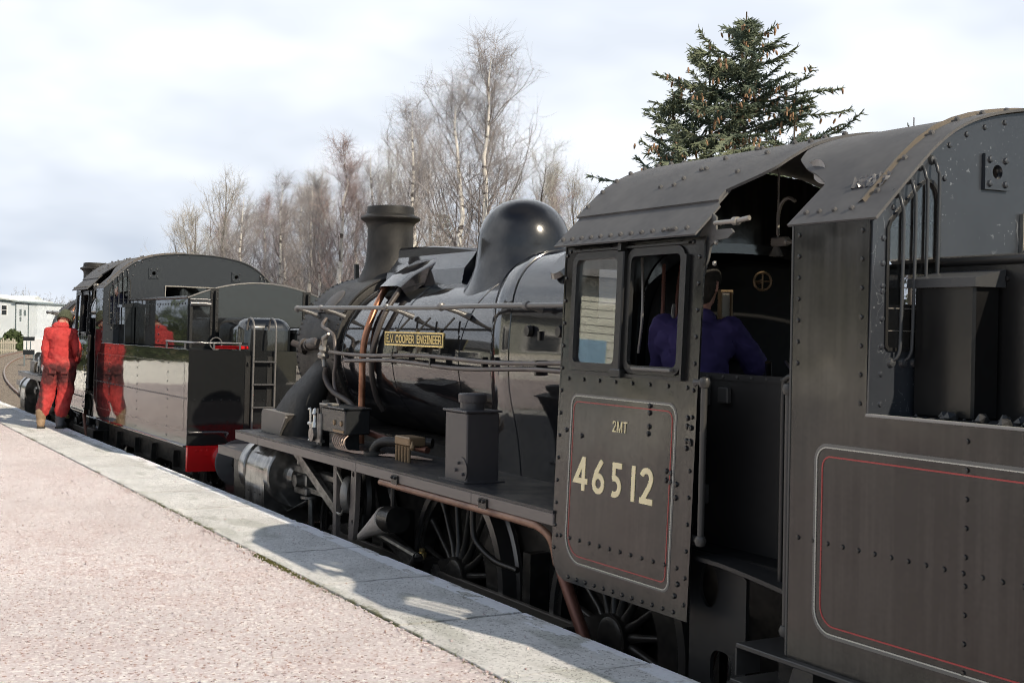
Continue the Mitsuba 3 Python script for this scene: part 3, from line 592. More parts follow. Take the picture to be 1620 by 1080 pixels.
        obj('oil_cup', MB().lathe([(.035, 0), (.035, .03), (.022, .035), (.022, .06), (0, .06)], (-8.76, yr + s * .03, -.14), n=12), 'brass', k, smooth=30)
        # return crank, expansion link, rods, brackets
        b = MB().tube([(-8.73, yr + s * .14, -.25), (-8.55, yr + s * .16, -.1)], [.05, .04], 10); o('return_crank', b, 'oily_black', smooth=40)
        o('eccentric_rod', MB().tube([(-8.55, yr + s * .16, -.1), (-9.5, yr + s * .16, -.02)], .025, 8), 'steel_worn', smooth=40)
        b = MB().xz(Polygon([(-9.60, .50), (-9.50, .50), (-9.52, .1), (-9.56, -.12), (-9.66, -.14), (-9.63, .2)]).difference(Point(-9.565, .40).buffer(.022, 8)).difference(Point(-9.575, .02).buffer(.018, 8)), min(YC + s * 1.12, YC + s * 1.08), .04)
        o('expansion_link_bracket', b, 'valance_paint', smooth=20)
        b = MB().lathe([(0, .0), (.10, 0), (.11, .015), (.11, .06), (.07, .075), (0, .08)], (-9.68, YC + s * 1.07, .22), (-.8, s * .6, 0), 24)
        def ov(v, c=(-9.68, .22)): v = v.copy(); v[:, 2] = c[1] + (v[:, 2] - c[1]) * 1.35; return v
        o('reverser_housing', b.move(ov), 'steel_dull', smooth=35)
        o('expansion_link', MB().tube(smooth_path([(-9.62, YC + s * .98, .42), (-9.56, YC + s * .98, .2), (-9.62, YC + s * .98, -.05)], 4), .05, 8), 'oily_black', smooth=40)
        o('guide_loop', MB().tube(smooth_path([(-9.9, YC + s * 1.11, .38), (-9.86, YC + s * 1.13, .38), (-9.7, YC + s * 1.13, .27), (-9.68, YC + s * 1.13, .18), (-9.78, YC + s * 1.13, .06), (-9.9, YC + s * 1.12, .05)], 4), .012, 6), 'steel_dull', smooth=50)
        b = MB().box(-9.97, -9.90, *sorted((YC + s * 1.13, YC + s * 1.09)), -.42, .545).xz(Polygon([(-9.90, .545), (-9.90, .42), (-9.80, .545)]), min(YC + s * 1.13, YC + s * 1.09), .04); o('hanger_bracket', b, 'valance_paint')
        b = MB().box(-10.06, -9.96, *sorted((YC + s * 1.08, YC + s * .6)), -.05, .5); o('motion_bracket', b, 'oily_black')
        o('radius_rod', MB().box(-.55, .55, -.02, .02, -.04, .04).move(lambda v: v @ np.array([[math.cos(.38), 0, -math.sin(.38)], [0, 1, 0], [math.sin(.38), 0, math.cos(.38)]]) + V(-10.48, cy + s * .10, .27)), 'steel_worn')
        b = MB().cyl((-10.78, cy + s * .02, .07), (-10.74, cy + s * .02, -.52), .028, n=10).lathe([(.03, -.01), (.075, -.01), (.075, .01), (.03, .01)], (-10.74, cy + s * .05, .07), n=18).cyl((-10.80, cy + s * .05, .03), (-11.35, cy + s * .05, -.14), .010, n=6)
        o('combination_lever', b, 'steel_worn', smooth=40)
        b = MB().lathe([(0, 0), (.095, 0), (.105, .012), (.1, .03), (.055, .28), (.03, .44), (0, .45)], (-9.12, YC + s * 1.02, .10), (-.86, s * .12, -.42), 24)
        o('link_cover_cone', b, 'cone_grey', smooth=35)
        b = MB().lathe([(0, .0), (.10, .0), (.10, .2), (0, .2)], (-9.11, YC + s * 1.02, .10), (.9, 0, .1), 20).cyl((-9.60, YC + s * 1.05, .02), (-9.56, YC + s * 1.05, .14), .018).cyl((-9.1, YC + s * .98, .2), (-9.1, YC + s * .98, .545), .02, n=8)
        o('slide_valve_gear', b, 'oily_black', smooth=35, kind='stuff'); o('link_block', MB().box(-9.62, -9.54, *sorted((YC + s * 1.05, YC + s * .98)), -.10, .08, .01), 'oily_black')
        o('sand_pipe', MB().tube(smooth_path([(-7.62, YC + s * 1.05, .545), (-7.62, YC + s * 1.06, .28), (-7.58, YC + s * 1.05, .16), (-7.42, YC + s * 1.0, .06), (-7.2, YC + s * .95, .03)], 5), .021, 8), 'oily_black', smooth=50)
        o('brake_rod', MB().tube([(-11.9, YC + s * .6, -.6), (-6.0, YC + s * .6, -.62)], .025, 6), 'oily_black')
        b = MB()
        for x in (-9.5, -7.38, -5.4): o('brake_hanger', MB().box(x - .05, x + .05, *sorted((YC + s * .78, YC + s * .64)), -.72, .1), 'oily_black')
        # --- wheels and coupling rods
        for x in (-10.37, -8.35, -6.31): wheel(x, .72, 'driving_wheel', E, s, 16, (-.37 * .8, -.03))
        wheel(-12.55, .43, 'pony_wheel', E, s, 10)
        yr2 = YC + s * .83
        for x0, x1 in ((-10.37, -8.35), (-8.35, -6.31)):
            c0, c1 = V(x0 - .30, yr2, -.26), V(x1 - .30, yr2, -.26); b = MB().box(c0[0] + .05, c1[0] - .05, yr2 - .02, yr2 + .02, c0[2] - .045, c0[2] + .045, .006)
            for c in (c0, c1): b.lathe([(.035, -.035), (.09, -.035), (.09, .035), (.06, .04), (.06, .055), (.035, .055), (.035, -.035)], c, (0, s, 0), 24)
            o('coupling_rod', b, 'rod_steel', smooth=35)
        # frame
        fr = Polygon([(-12.7, -.30), (-12.7, .30), (-12.1, .52), (-6.0, .52), (-4.3, .35), (-4.3, -.25), (-5.4, -.35), (-10.8, -.35), (-11.8, -.05), (-12.3, -.05)])
        o('main_frame', MB().xz(fr, YC + s * .62 - .015, .03), 'oily_black')
        # injector pipework below the cab
        o('injector_pipe', MB().tube(smooth_path([(-6.60, YC + s * .98, .12), (-6.55, YC + s * 1.0, .10), (-6.38, YC + s * 1.0, -.12), (-6.22, YC + s * 1.0, -.33), (-6.05, YC + s * 1.0, -.44), (-5.85, YC + s * 1.0, -.46)], 5), .038, 12), 'copper_dull', smooth=50)
        b = MB().lathe([(.05, -.03), (.09, -.03), (.09, .03), (.05, .03)], (-5.93, YC + s * 1.0, -.45), (1, 0, 0), 18).cyl((-5.88, YC + s * 1.0, -.45), (-5.4, YC + s * 1.0, -.45), .06, n=14); o('injector', b, 'oily_black', smooth=35)
        o('injector_valve', MB().lathe([(0, -.12), (.055, -.12), (.055, .05), (.03, .06), (.03, .1), (0, .1)], (-5.72, YC + s * 1.05, -.42), n=14), 'brass_dull', smooth=30)
        o('overflow_pipe', MB().tube(smooth_path([(-5.1, YC + s * 1.0, .1), (-5.2, YC + s * 1.0, -.2), (-5.35, YC + s * 1.0, -.45), (-5.38, YC + s * 1.0, -.7)], 4), .03, 8), 'rust_pipe', smooth=50)
    o('frame_stretcher', MB().box(-12.6, -4.3, YC - .6, YC + .6, -.2, .3), 'interior_black')
    o('frame_infill', MB().box(-11.2, -8.1, YC - .58, YC + .58, .50, .66), 'oily_black')
    o('ashpan', MB().box(-8.0, -6.2, YC - .55, YC + .55, -.35, .6), 'interior_black')
    ax = MB()
    for x, z in ((-10.37, -.23), (-8.35, -.23), (-6.31, -.23), (-12.55, -.52)): ax.cyl((x, YC - .7, z), (x, YC + .7, z), .08, n=14)
    o('axle', ax, 'oily_black', smooth=40)
    # front end
    o('front_footplate', MB().box(-12.95, -12.10, YC - 1.2, YC + 1.2, .325, .345).box(-12.95, -12.1, YC - 1.215, YC - 1.2, .26, .345).box(-12.13, -12.10, YC - .6, YC + .6, .34, .56), 'valance_paint')
    st = MB()
    for s in (-1, 1): st.box(-12.55, -12.2, *sorted((YC + s * 1.17, YC + s * 1.15)), -.45, .33).box(-12.55, -12.2, *sorted((YC + s * 1.2, YC + s * .95)), -.2, -.18).box(-12.55, -12.2, *sorted((YC + s * 1.2, YC + s * .95)), -.45, -.43)
    o('front_step', st, 'oily_black')
    o('buffer_beam', MB().box(-13.0, -12.955, YC - .98, YC + .98, -.08, .32), 'red_paint')
    for s in (-1, 1):
        k = o('buffer', MB().lathe([(.16, 0), (.16, .03), (.11, .05), (.095, .28), (.07, .285), (.07, .42)], (-13.0, YC + s * .865, .10), (-1, 0, 0), 24), 'oily_black', smooth=35)
        obj('buffer_head', MB().lathe([(0, -.005), (.23, 0), (.245, .01), (.24, .03), (.12, .05), (0, .055)], (-13.41, YC + s * .865, .10), (-1, 0, 0), 40), 'buffer_steel', k, smooth=35)
    o('drawhook', MB().box(-13.25, -12.95, YC - .03, YC + .03, .06, .14).tube([(-13.25, YC, .1), (-13.33, YC, .06), (-13.3, YC, -.04)], .03, 8), 'oily_black')
    lp = MB().box(-12.9, -12.86, YC - .75, YC - .72, .345, .60).box(-12.32, -12.28, YC - .02, YC + .02, 2.0, 2.2); o('lamp_iron', lp, 'oily_black')
    # --- cab
    X0, X1 = -6.22, -4.955
    win = [rrect(-6.105, -5.645, 1.37, 1.985, .06), rrect(-5.575, -5.095, 1.37, 1.985, .06)]
    side = Polygon([(X0, .36), (X0 + .02, .28), (X0 + .07, .22), (X0 + .15, .195), (X1, .195), (X1, 2.03), (X0, 2.03)])
    for s in (-1, 1):
        M = (lambda b: b) if s < 0 else (lambda b: b.mirror())
        pl = side.difference(unary_union([w.buffer(-.012) for w in win]))
        o('cab_side', M(MB().xz(pl, 3.735, .010).move(lean)), 'paint_dirty', smooth=False, label='weathered cab side' if s < 0 else None)
        for i, w in enumerate(win):
            k = o('window_frame', M(MB().xz(w.buffer(.012).difference(w.buffer(-.028)), 3.722, .022).move(lean)), 'frame_black', smooth=25)
            if i == 0: obj('pane', M(MB().xz(w.buffer(-.02), 3.742, .004).move(lean)), 'window_glass', k, smooth=False)
        k = o('window_divider', M(MB().box(-5.64, -5.585, 3.70, 3.735, 1.36, 1.99, .006).box(-5.66, -5.56, 3.69, 3.735, 1.33, 1.375, .006).box(-5.63, -5.60, 3.69, 3.73, 1.99, 2.03).move(lean)), 'frame_black', smooth=25)
        o('window_rail', M(MB().box(-6.11, -5.06, 3.715, 3.735, 1.335, 1.352).box(-6.11, -5.06, 3.715, 3.735, 2.0, 2.012).box(-5.075, -5.06, 3.71, 3.735, 1.335, 1.95).move(lean)), 'frame_black')
        o('armrest', M(MB().box(-5.48, -5.14, 3.70, 3.80, 1.375, 1.392, .004).move(lean)), 'handrail_paint')
        rv = MB(); pts = []
        for z in np.arange(.36, 2.0, .125): pts.append((X0 + .028, z))
        for z in np.arange(.27, 2.0, .128): pts.append((X1 - .03, z))
        for x in np.arange(X0 + .10, X1 - .05, .155): pts += [(x, 1.305)]
        for x in np.arange(X0 + .06, X1, .102): pts += [(x, 2.008)]
        for x in np.arange(X0 + .19, X1 - .03, .088): pts.append((x, .222))
        for x in np.arange(X0 + .09, X1 - .05, .098): pts.append((x, .435))
        pts += [(X0 + .05, .43 + .0)]
        rv.rivet([(x, 3.735, z) for x, z in pts], (0, -1, 0), .0125, .011)
        big = [(-5.335, 1.20), (-5.335, 1.165), (-5.335, 1.095), (-5.34, 1.06), (-5.96, 1.0), (-6.12, 1.02), (-5.02, 1.16), (-5.02, 1.12), (-4.99, 1.115), (-5.02, 1.05), (-4.99, 1.05), (-5.02, 1.015), (-5.17, .89), (-5.13, .885), (-5.17, .845), (-5.13, .84), (-5.085, .835), (-5.085, .77), (-5.06, .30), (-5.04, .36)]
        rv.rivet([(x, 3.735, z) for x, z in big], (0, -1, 0), .016, .014)
        o('rivets', M(rv.move(lean)), 'paint_dirty', kind='stuff', smooth=40)
        b = MB().xz(outline(-6.085, -5.105, .30, 1.225, 0, .013, (.16, .055, .07, .06)), 3.733, .004); o('white_lining', M(b.move(lean)), 'line_grey', smooth=False); o('cream_lining', M(MB().xz(outline(-6.0755, -5.1145, .3095, 1.2155, 0, .0045, (.15, .05, .065, .055)), 3.7315, .003).move(lean)), 'white_line', smooth=False)
        b = MB().xz(outline(-6.055, -5.14, .345, 1.185, 0, .005, (.12, .04, .05, .045)), 3.733, .004); o('red_lining', M(b.move(lean)), 'red_line', smooth=False)
        o('cab_front', M(MB().yz(Polygon([(3.75, .55), (4.38, .55), (4.38, 1.45), (4.42, 1.8), (4.6, 2.05), (YC, 2.1), (YC, 2.56), (4.55, 2.53), (4.2, 2.43), (3.90, 2.19), (3.80, 2.04)]).difference(sbox(4.02, 1.62, 4.2, 1.92)), X0 + .004, .012)), 'paint_dirty', smooth=False)
        # doorway: handrails, low door, seat
        b = MB().tube([(X1 + .055, 3.775, 1.335), (X1 + .045, 3.775, .585)], .0165, 12)
        for z, xx in ((1.335, X1 + .055), (.585, X1 + .045)): b.lathe([(0, -.03), (.022, -.022), (.03, 0), (.022, .022), (0, .03)], (xx, 3.775, z), (0, 0, 1), 12).tube([(xx - .075, 3.79, z - .005), (xx - .06, 3.785, z), (xx, 3.775, z)], [.026, .016, .016], 8)
        o('grab_rail', M(b), 'grab_rail_paint', smooth=45)
        k = o('seat_box', M(MB().box(-5.95, -4.46, 4.10, 4.125, .50, 1.365, .003).box(-5.95, -4.46, 4.092, 4.0995, 1.335, 1.368).box(-4.49, -4.46, 4.125, 4.6, .5, 1.365)), 'door_black')
        b = MB().box(-5.30, -5.265, 4.06, 4.10, 1.20, 1.31, .005).box(-5.30, -5.265, 4.06, 4.10, .70, .80, .005).cyl((-5.29, 4.075, .72), (-5.265, 4.075, 1.36), .0065, n=8).rivet([(x, 4.092, 1.352) for x in np.arange(-5.6, -4.6, .11)], (0, -1, 0), .010).box(-5.18, -5.10, 4.07, 4.10, 1.22, 1.30, .006)
        obj('hinge', M(b), 'door_fittings', k, smooth=35, kind='stuff')
        o('seat', M(MB().box(-5.75, -5.30, 4.0, 4.45, 1.0, 1.06, .02).box(-5.6, -5.45, 4.15, 4.3, .5, 1.0)), 'interior_black')
        # plate below the doorway with its round hole, and the floor edge
        pl = Polygon([(-5.15, -.62), (-4.93, -.62), (-4.90, -.55), (-4.72, -.25), (-4.72, .42), (-4.85, .50), (-5.15, .50)]).difference(affinity.scale(Point(-5.0, .35).buffer(.085, 10), .85, 1.25)).difference(rrect(-4.98, -4.82, -.14, .05, .06))
        o('footplate_bracket', M(MB().xz(pl, 3.90, .02)), 'door_black', smooth=False)
        o('grab_pin', M(MB().cyl((-4.91, 3.97, -.10), (-4.91, 3.97, .03), .015)), 'steel_bright')
        b = MB(); xs = np.linspace(-4.98, -4.25, 9)
        b.loft([[(x, 3.80, .50 - .11 * max(0, (x + 4.85)) ** 1.3 - .02), (x, 4.6, .50 - .02), (x, 4.6, .50), (x, 3.80, .50 - .11 * max(0, (x + 4.85)) ** 1.3)] for x in xs]); o('fall_plate', M(b), 'door_black', smooth=30)
        b = MB().tube(smooth_path([(-4.62, 3.99, 2.10), (-4.72, 3.98, 2.1), (-4.9, 3.97, 2.1)], 2), .012, 8); 
        # bracket with lamp fitting under the roof edge
        pl = affinity.translate(Polygon([(-4.955, 2.04), (-4.90, 2.11), (-4.86, 2.14), (-4.83, 2.12), (-4.83, 2.06), (-4.72, 2.06), (-4.70, 2.04), (-4.74, 2.015), (-4.82, 2.01), (-4.87, 1.985), (-4.885, 1.93), (-4.92, 1.85), (-4.955, 1.84)]), -.075)
        k = o('roof_gusset', M(MB().xz(pl, 3.83, .012)), 'gusset_paint', smooth=False)
        b = MB().cyl((-4.90, 3.82, 2.09), (-4.76, 3.82, 2.09), .011).lathe([(0, 0), (.020, 0), (.020, .03), (0, .03)], (-4.76, 3.82, 2.09), (1, 0, 0), 12).cyl((-4.73, 3.82, 2.09), (-4.66, 3.83, 2.10), .012).rivet([(-4.90, 3.83, 2.0), (-4.91, 3.83, 1.9), (-4.87, 3.83, 2.09)], (0, -1, 0), .014)
        obj('tap', M(b), 'steel_dull', k, smooth=40, kind='stuff')
    # roof
    up = [q for q in ROOF if q[1] > 2.185]; upf = up + [(MIR(a), b) for a, b in up[-2::-1]]
    def xe(y):
        y = min(y, MIR(y)); return float(np.interp(y, [3.80, 3.95, 3.985, 4.02, 4.06, 4.15, 4.3], [-4.935, -4.985, -4.89, -4.80, -4.735, -4.705, -4.70]))
    k = o('cab_roof', shell(upf, lambda y: X0 - .035, xe, .014, 10).move(lambda v: v + V(0, 0, .012)), 'roof_grey', smooth=30)
    lo = [q for q in ROOF if q[1] < 2.26]
    for s in (-1, 1):
        b = shell(lo, lambda y: X0 - .01, lambda y: -4.935 if y < 3.9 else -4.97, .010, 6); b = b if s < 0 else b.mirror()
        obj('roof_strip', b, 'roof_grey', k, smooth=30)
        b = MB(); P = []; N = []
        for x in list(np.arange(X0 + .04, -4.95, .095)) + [-5.16, -5.19]: P.append((x, 3.765, float(roof_z(3.765)) + .010)); N.append((0, -.7, .72))
        for x, y in ((-5.62, 4.02), (-5.50, 4.02), (-5.47, 4.06), (-5.40, 4.12), (-5.36, 4.12), (-5.33, 4.22), (-5.25, 4.36), (-5.21, 4.36), (-5.02, 4.05), (-4.98, 4.2), (-4.95, 4.35), (-4.90, 4.5), (-4.78, 4.3), (-4.76, 4.5)): P.append((x, y, float(roof_z(y)) + .026)); N.append((0, -.55, .83))
        for y in np.linspace(3.95, 5.0, 12): P.append((X0 + .0, y, float(roof_z(y)) + .026)); N.append((0, -.4, .9))
        b.rivet(P, np.array(N) / np.linalg.norm(N, axis=1)[:, None], .016, .022); b = b if s < 0 else b.mirror()
        obj('rivets', b, 'roof_grey', k, kind='stuff', smooth=40)
    # cab interior: floor, backhead, gauges, wheel, levers
    o('cab_floor', MB().box(X0, -4.25, 3.95, MIR(3.95), .44, .50), 'interior_black')
    k = o('backhead', MB().loft([belp(-6.18, .70, 2.05), belp(-5.98, .66, 2.0), belp(-5.95, .60, 1.95)]), 'interior_black', smooth=35)
    b = MB().cyl((-5.64, 4.73, 1.86), (-5.9, 4.9, 1.86), .012)
    for a in range(4): b.cyl((-5.62, 4.72, 1.86), V(-5.62, 4.72, 1.86) + V(.5 * .05 * math.cos(a * PI / 2), .8 * .05 * math.cos(a * PI / 2), .05 * math.sin(a * PI / 2)), .005, n=6)
    obj('handwheel', b.tube([V(-5.62, 4.72, 1.86) + V(.5 * .05 * math.cos(a), .8 * .05 * math.cos(a), .05 * math.sin(a)) for a in np.linspace(0, 2 * PI, 22)], .007, 8), 'brass_dull', k, smooth=40)
    b = MB().box(-5.80, -5.77, 4.55, 4.56, 1.66, 1.80).box(-5.80, -5.77, 4.625, 4.635, 1.66, 1.80).box(-5.80, -5.77, 4.55, 4.635, 1.8005, 1.812).box(-5.80, -5.77, 4.55, 4.635, 1.648, 1.6595)
    obj('gauge_frame', b, 'brass_dull', k); obj('gauge_glass', MB().box(-5.795, -5.785, 4.56, 4.625, 1.66, 1.80), 'gauge_white', k)
    b = MB()
    for p in ([(-5.97, 4.3, 1.95), (-5.92, 4.26, 1.7), (-5.9, 4.22, 1.45)], [(-5.97, 4.42, 1.95), (-5.95, 4.38, 1.75), (-5.92, 4.36, 1.4)]): b.tube(smooth_path(p, 4), .011, 6)
    obj('pipes', b, 'copper_dull', k, smooth=50)
    b = MB().tube(smooth_path([(-5.97, 4.15, 1.98), (-5.93, 4.13, 1.8), (-5.92, 4.12, 1.62), (-5.95, 4.12, 1.45)], 4), .009, 6).tube(smooth_path([(-5.80, 4.25, 1.72), (-5.77, 4.22, 1.66), (-5.76, 4.21, 1.6), (-5.70, 4.2, 1.57)], 4), .011, 6)
    obj('pipes', b, 'steel_dull', k, smooth=50)
    obj('lever', MB().cyl((-5.45, 4.75, 1.42), (-5.33, 4.75, 1.30), .009).cyl((-5.42, 4.6, 1.08), (-5.30, 4.5, 1.42), .018), 'steel_bright', k, smooth=50)
    b = MB().tube(smooth_path([(-5.30, 4.55, 2.09), (-5.30, 4.55, 2.2), (-5.27, 4.55, 2.26), (-5.22, 4.55, 2.28), (-5.17, 4.55, 2.26)], 4), .010, 8).box(-5.34, -5.22, 4.53, 4.57, 2.03, 2.08, .008).cyl((-5.22, 4.55, 2.055), (-5.16, 4.55, 2.045), .012).lathe([(.015, 0), (.04, -.05), (0, -.05)], (-5.31, 4.55, 2.03), n=12).cyl((-5.3, 4.55, 2.05), (-5.3, 4.55, 2.5), .006)
    obj('whistle_valve', b, 'steel_dull', k, smooth=40)
    return E

for n_, c_, r_ in (('valance_paint', (.15, .13, .12), .45), ('chest_paint', (.12, .11, .10), .5), ('sandbox_paint', (.060, .056, .058), .42), ('lubricator_black', (.014, .016, .018), .35), ('smokebox_cover', (.085, .08, .078), .6),
                   ('pipe_dark', (.06, .05, .045), .5), ('oil_pipe', (.5, .36, .28), .45), ('cone_grey', (.42, .37, .33), .6), ('buffer_steel', (.10, .10, .10), .4), ('frame_black', (.013, .013, .013), .4), ('handrail_paint', (.13, .125, .12), .32),
                   ('grab_rail_paint', (.045, .044, .042), .4), ('door_black', (.014, .014, .0145), .5), ('door_fittings', (.05, .05, .05), .35), ('gusset_paint', (.10, .10, .098), .5), ('gauge_white', (.45, .42, .35), .4), ('rust_pipe', (.16, .09, .075), .55)):
    bs(n_, c_, r_)
def f_brown(p, n, uv): return mix((.12, .055, .035), (.34, .19, .125), dr.clip(fbm(p.x * 8, p.y * 8, p.z * 8, 4) * 1.7 - .4, 0, 1))
bs('pipe_brown', proc(f_brown), .42, metallic=.3)
bs('rod_steel', (.16, .145, .13), .36, metallic=.6)
def f_cyl(p, n, uv):
    a = fbm(p.x * 9, p.y * 9, p.z * 9, 4); st = fbm(p.x * 30, p.y * 8, p.z * 3, 3)
    return mix((.05, .048, .045), (.38, .365, .345), dr.clip(.55 + 1.3 * (a - .5) + .7 * (st - .5), 0, 1))
def f_cylr(p, n, uv): return dr.clip(.13 + .35 * (fbm(p.x * 8 + 3, p.y * 8, p.z * 8, 4) - .4), .06, .4)
bs('cylinder_steel', proc(f_cyl), proc(f_cylr), metallic=.75)
def f_dome_r(p, n, uv): return dr.clip(.11 + .20 * (fbm(p.x * 6, p.y * 6, p.z * 9, 4) - .42), .05, .26)
bs('dome_paint', proc(f_boil), proc(f_dome_r), spec=.6, clearcoat=.7, clearcoat_gloss=.9)
def f_glass(p, n, uv): return C3(.9)
scene['window_glass'] = {'type': 'thindielectric', 'int_ior': 1.9}
# ---------------------------------------------------------------- tender
def build_tender(label):
    E = thing('locomotive_tender', label, 'tender', 'tenders coupled behind the locomotives')
    o = lambda n, b, m, **k: obj(n, b, m, E, **k)
    A, B, S = -4.24, .53, 3.73; XR = -3.80
    M_ = lambda s, b: b if s < 0 else b.mirror()
    for s in (-1, 1):
        side = unary_union([sbox(A, .195, B, 1.25), sbox(A, .195, XR, 2.03)])
        o('tank_side', M_(s, MB().xz(side, S, .010)), 'paint_dirty', smooth=False)
        rv = MB(); P = [(x, .86) for x in ()]
        P += [(x, .715 - .0) for x in np.arange(A + .06, B, .088)] + [(x, z) for x in (-3.29, -1.75, -.3) for z in np.arange(.25, 1.2, .105)] + [(A + .035, z) for z in np.arange(1.45, 2.0, .09)] + [(XR - .035, z) for z in np.arange(1.30, 2.02, .115)] + [(x, 1.215) for x in ()]
        rv.rivet([(x, S, z) for x, z in P], (0, -1, 0), .0115, .009)
        o('rivets', M_(s, rv), 'paint_dirty', kind='stuff', smooth=40)
        o('coping_strip', M_(s, MB().box(XR, B, S - .006, S + .02, 1.2505, 1.262, .002)), 'coping_paint')
        o('front_strip', M_(s, MB().box(A - .012, A, S - .004, S + .03, .2, 2.03, .002)), 'coping_dark')
        o('white_lining', M_(s, MB().xz(outline(-4.09, .40, .33, 1.125, 0, .017, (.11, .06, .06, .075)), S - .002, .004)), 'line_grey', smooth=False); o('cream_lining', M_(s, MB().xz(outline(-4.0765, .3865, .3435, 1.1115, 0, .005, (.097, .05, .05, .062)), S - .0035, .003)), 'white_line', smooth=False)
        o('red_lining', M_(s, MB().xz(outline(-4.045, .355, .375, 1.075, 0, .006, (.085, .04, .04, .05)), S - .002, .004)), 'red_line', smooth=False)
        # base flange, outside frame with axleboxes and springs
        o('base_flange', M_(s, MB().box(A - .30, B, S - .035, S + .3, .172, .1945, .004).box(A - .3, A - .29, S - .035, S + .1, .05, .172)), 'base_paint')
        fr = Polygon([(A - .28, -.02), (A - .28, .17), (B + .05, .17), (B + .05, -.25), (-.2, -.3), (-.5, -.12), (-1.4, -.12), (-1.7, -.38), (-2.1, -.38), (-2.4, -.12), (-3.2, -.12), (-3.5, -.38), (-4.0, -.38)])
        o('frame', M_(s, MB().xz(fr, S + .20, .03)), 'oily_black')
        for x in (-3.75, -1.90, -.05):
            b = MB().box(x - .13, x + .13, S + .10, S + .22, -.55, -.22, .02).box(x - .10, x + .10, S + .08, S + .10, -.50, -.27, .008); o('axlebox', M_(s, b), 'oily_black', smooth=25)
            b = MB()
            for k in range(6): b.box(x - .42 + .06 * k, x + .42 - .06 * k, S + .12, S + .2, -.16 - .018 * k, -.144 - .018 * k)
            for q in (-.42, .42): b.box(x + q - .02, x + q + .02, S + .13, S + .19, -.20, .05)
            o('spring', M_(s, b), 'oily_black')
            k = wheel(x, .535, 'wheel', E, s, 12)
        # steps and grab rails at the front corner
        b = MB().box(A - .38, A + .10, S + .0, S + .28, -.005, .012, .003).box(A - .40, A + .0, S + .0, S + .012, -.50, -.005).box(A - .38, A + .1, S + .0, S + .26, -.50, -.485).box(A - .38, A - .37, S, S + .28, -.5, 0)
        b.box(A - .10, A - .085, S + .0, S + .012, -.5, 0); b.box(A - .30, A - .29, S + .1, S + .27, -.4, 0); o('footstep', M_(s, b), 'step_paint')
        R = []
        for z, x0, y0 in ((.50, A - .20, S + .16), (.42, A - .17, S + .155), (.36, A - .10, S + .12), (.30, A - .03, S + .08), (.15, A - .02, S + .06), (.02, A - .06, S + .05)):
            R.append([(x0, y0, z), (A + .1, y0, z), (A + .1, S + .35, z), (x0, S + .35, z)])
        o('corner_sheet', M_(s, MB().loft(R)), 'base_paint', smooth=40)
        o('grab_rail', M_(s, MB().tube([(A - .045, S + .025, 1.34), (A - .040, S + .025, .30)], .0155, 12).lathe([(0, -.03), (.022, -.022), (.03, 0), (.022, .022), (0, .03)], (A - .045, S + .025, 1.335), n=12).cyl((A - .05, S + .025, 1.33), (A + .04, S + .04, 1.33), .016).lathe([(0, -.03), (.022, -.022), (.03, 0), (.022, .022), (0, .03)], (A - .040, S + .025, .295), n=12).cyl((A - .04, S + .025, .297), (A + .04, S + .04, .297), .016)), 'grab_rail_paint', smooth=45)
        k = o('front_corner_panel', M_(s, MB().box(A - .20, A + .005, S + .145, S + .157, .38, 1.375)), 'panel_paint')
        obj('edge_tube', M_(s, MB().tube(smooth_path([(A + .0, S + .145, 1.385), (A - .15, S + .145, 1.385), (A - .20, S + .145, 1.37), (A - .215, S + .145, 1.32), (A - .215, S + .145, .9), (A - .215, S + .145, .42)], 5), .014, 10)), 'frame_black', k, smooth=50)
    o('tank_rear', MB().box(B - .0005, B + .0095, S + .001, MIR(S + .001), .195, 1.25), 'paint_dirty', smooth=False)
    rv = MB().rivet([(B + .0095, y, .70) for y in np.arange(S + .08, MIR(S), .1)], (1, 0, 0), .011, .009); o('rivets', rv, 'paint_dirty', kind='stuff', smooth=40)
    o('tank_top', MB().box(XR, B, S + .02, MIR(S + .02), 1.235, 1.2495).box(B - .02, B + .012, S + .02, MIR(S + .02), 1.25, 1.262), 'tank_top_paint')
    o('tank_body', MB().box(A + .14, B - .02, S + .05, MIR(S + .05), .2, 1.23), 'interior_black')
    # cab rear sheet with barred windows
    arch = Polygon([(S + .001, 1.235)] + [(a + .005, b - .004) for a, b in ROOFF] + [(MIR(S + .001), 1.235)])
    w = Polygon([(3.815, 1.53), (3.83, 1.517), (4.085, 1.517), (4.10, 1.53), (4.10, 2.13), (4.085, 2.175), (4.06, 2.20), (4.03, 2.205), (3.99, 2.185), (3.83, 2.03), (3.815, 2.0)])
    wins = [w, Polygon([(MIR(a), b) for a, b in w.exterior.coords])]
    door = sbox(4.59, 1.3, MIR(4.59), 2.09)
    o('cab_rear_sheet', MB().yz(arch.difference(unary_union(wins + [door, Point(4.425, 2.265).buffer(.026), Point(MIR(4.425), 2.265).buffer(.026)])), XR, .010), 'paint_scraped', smooth=False)
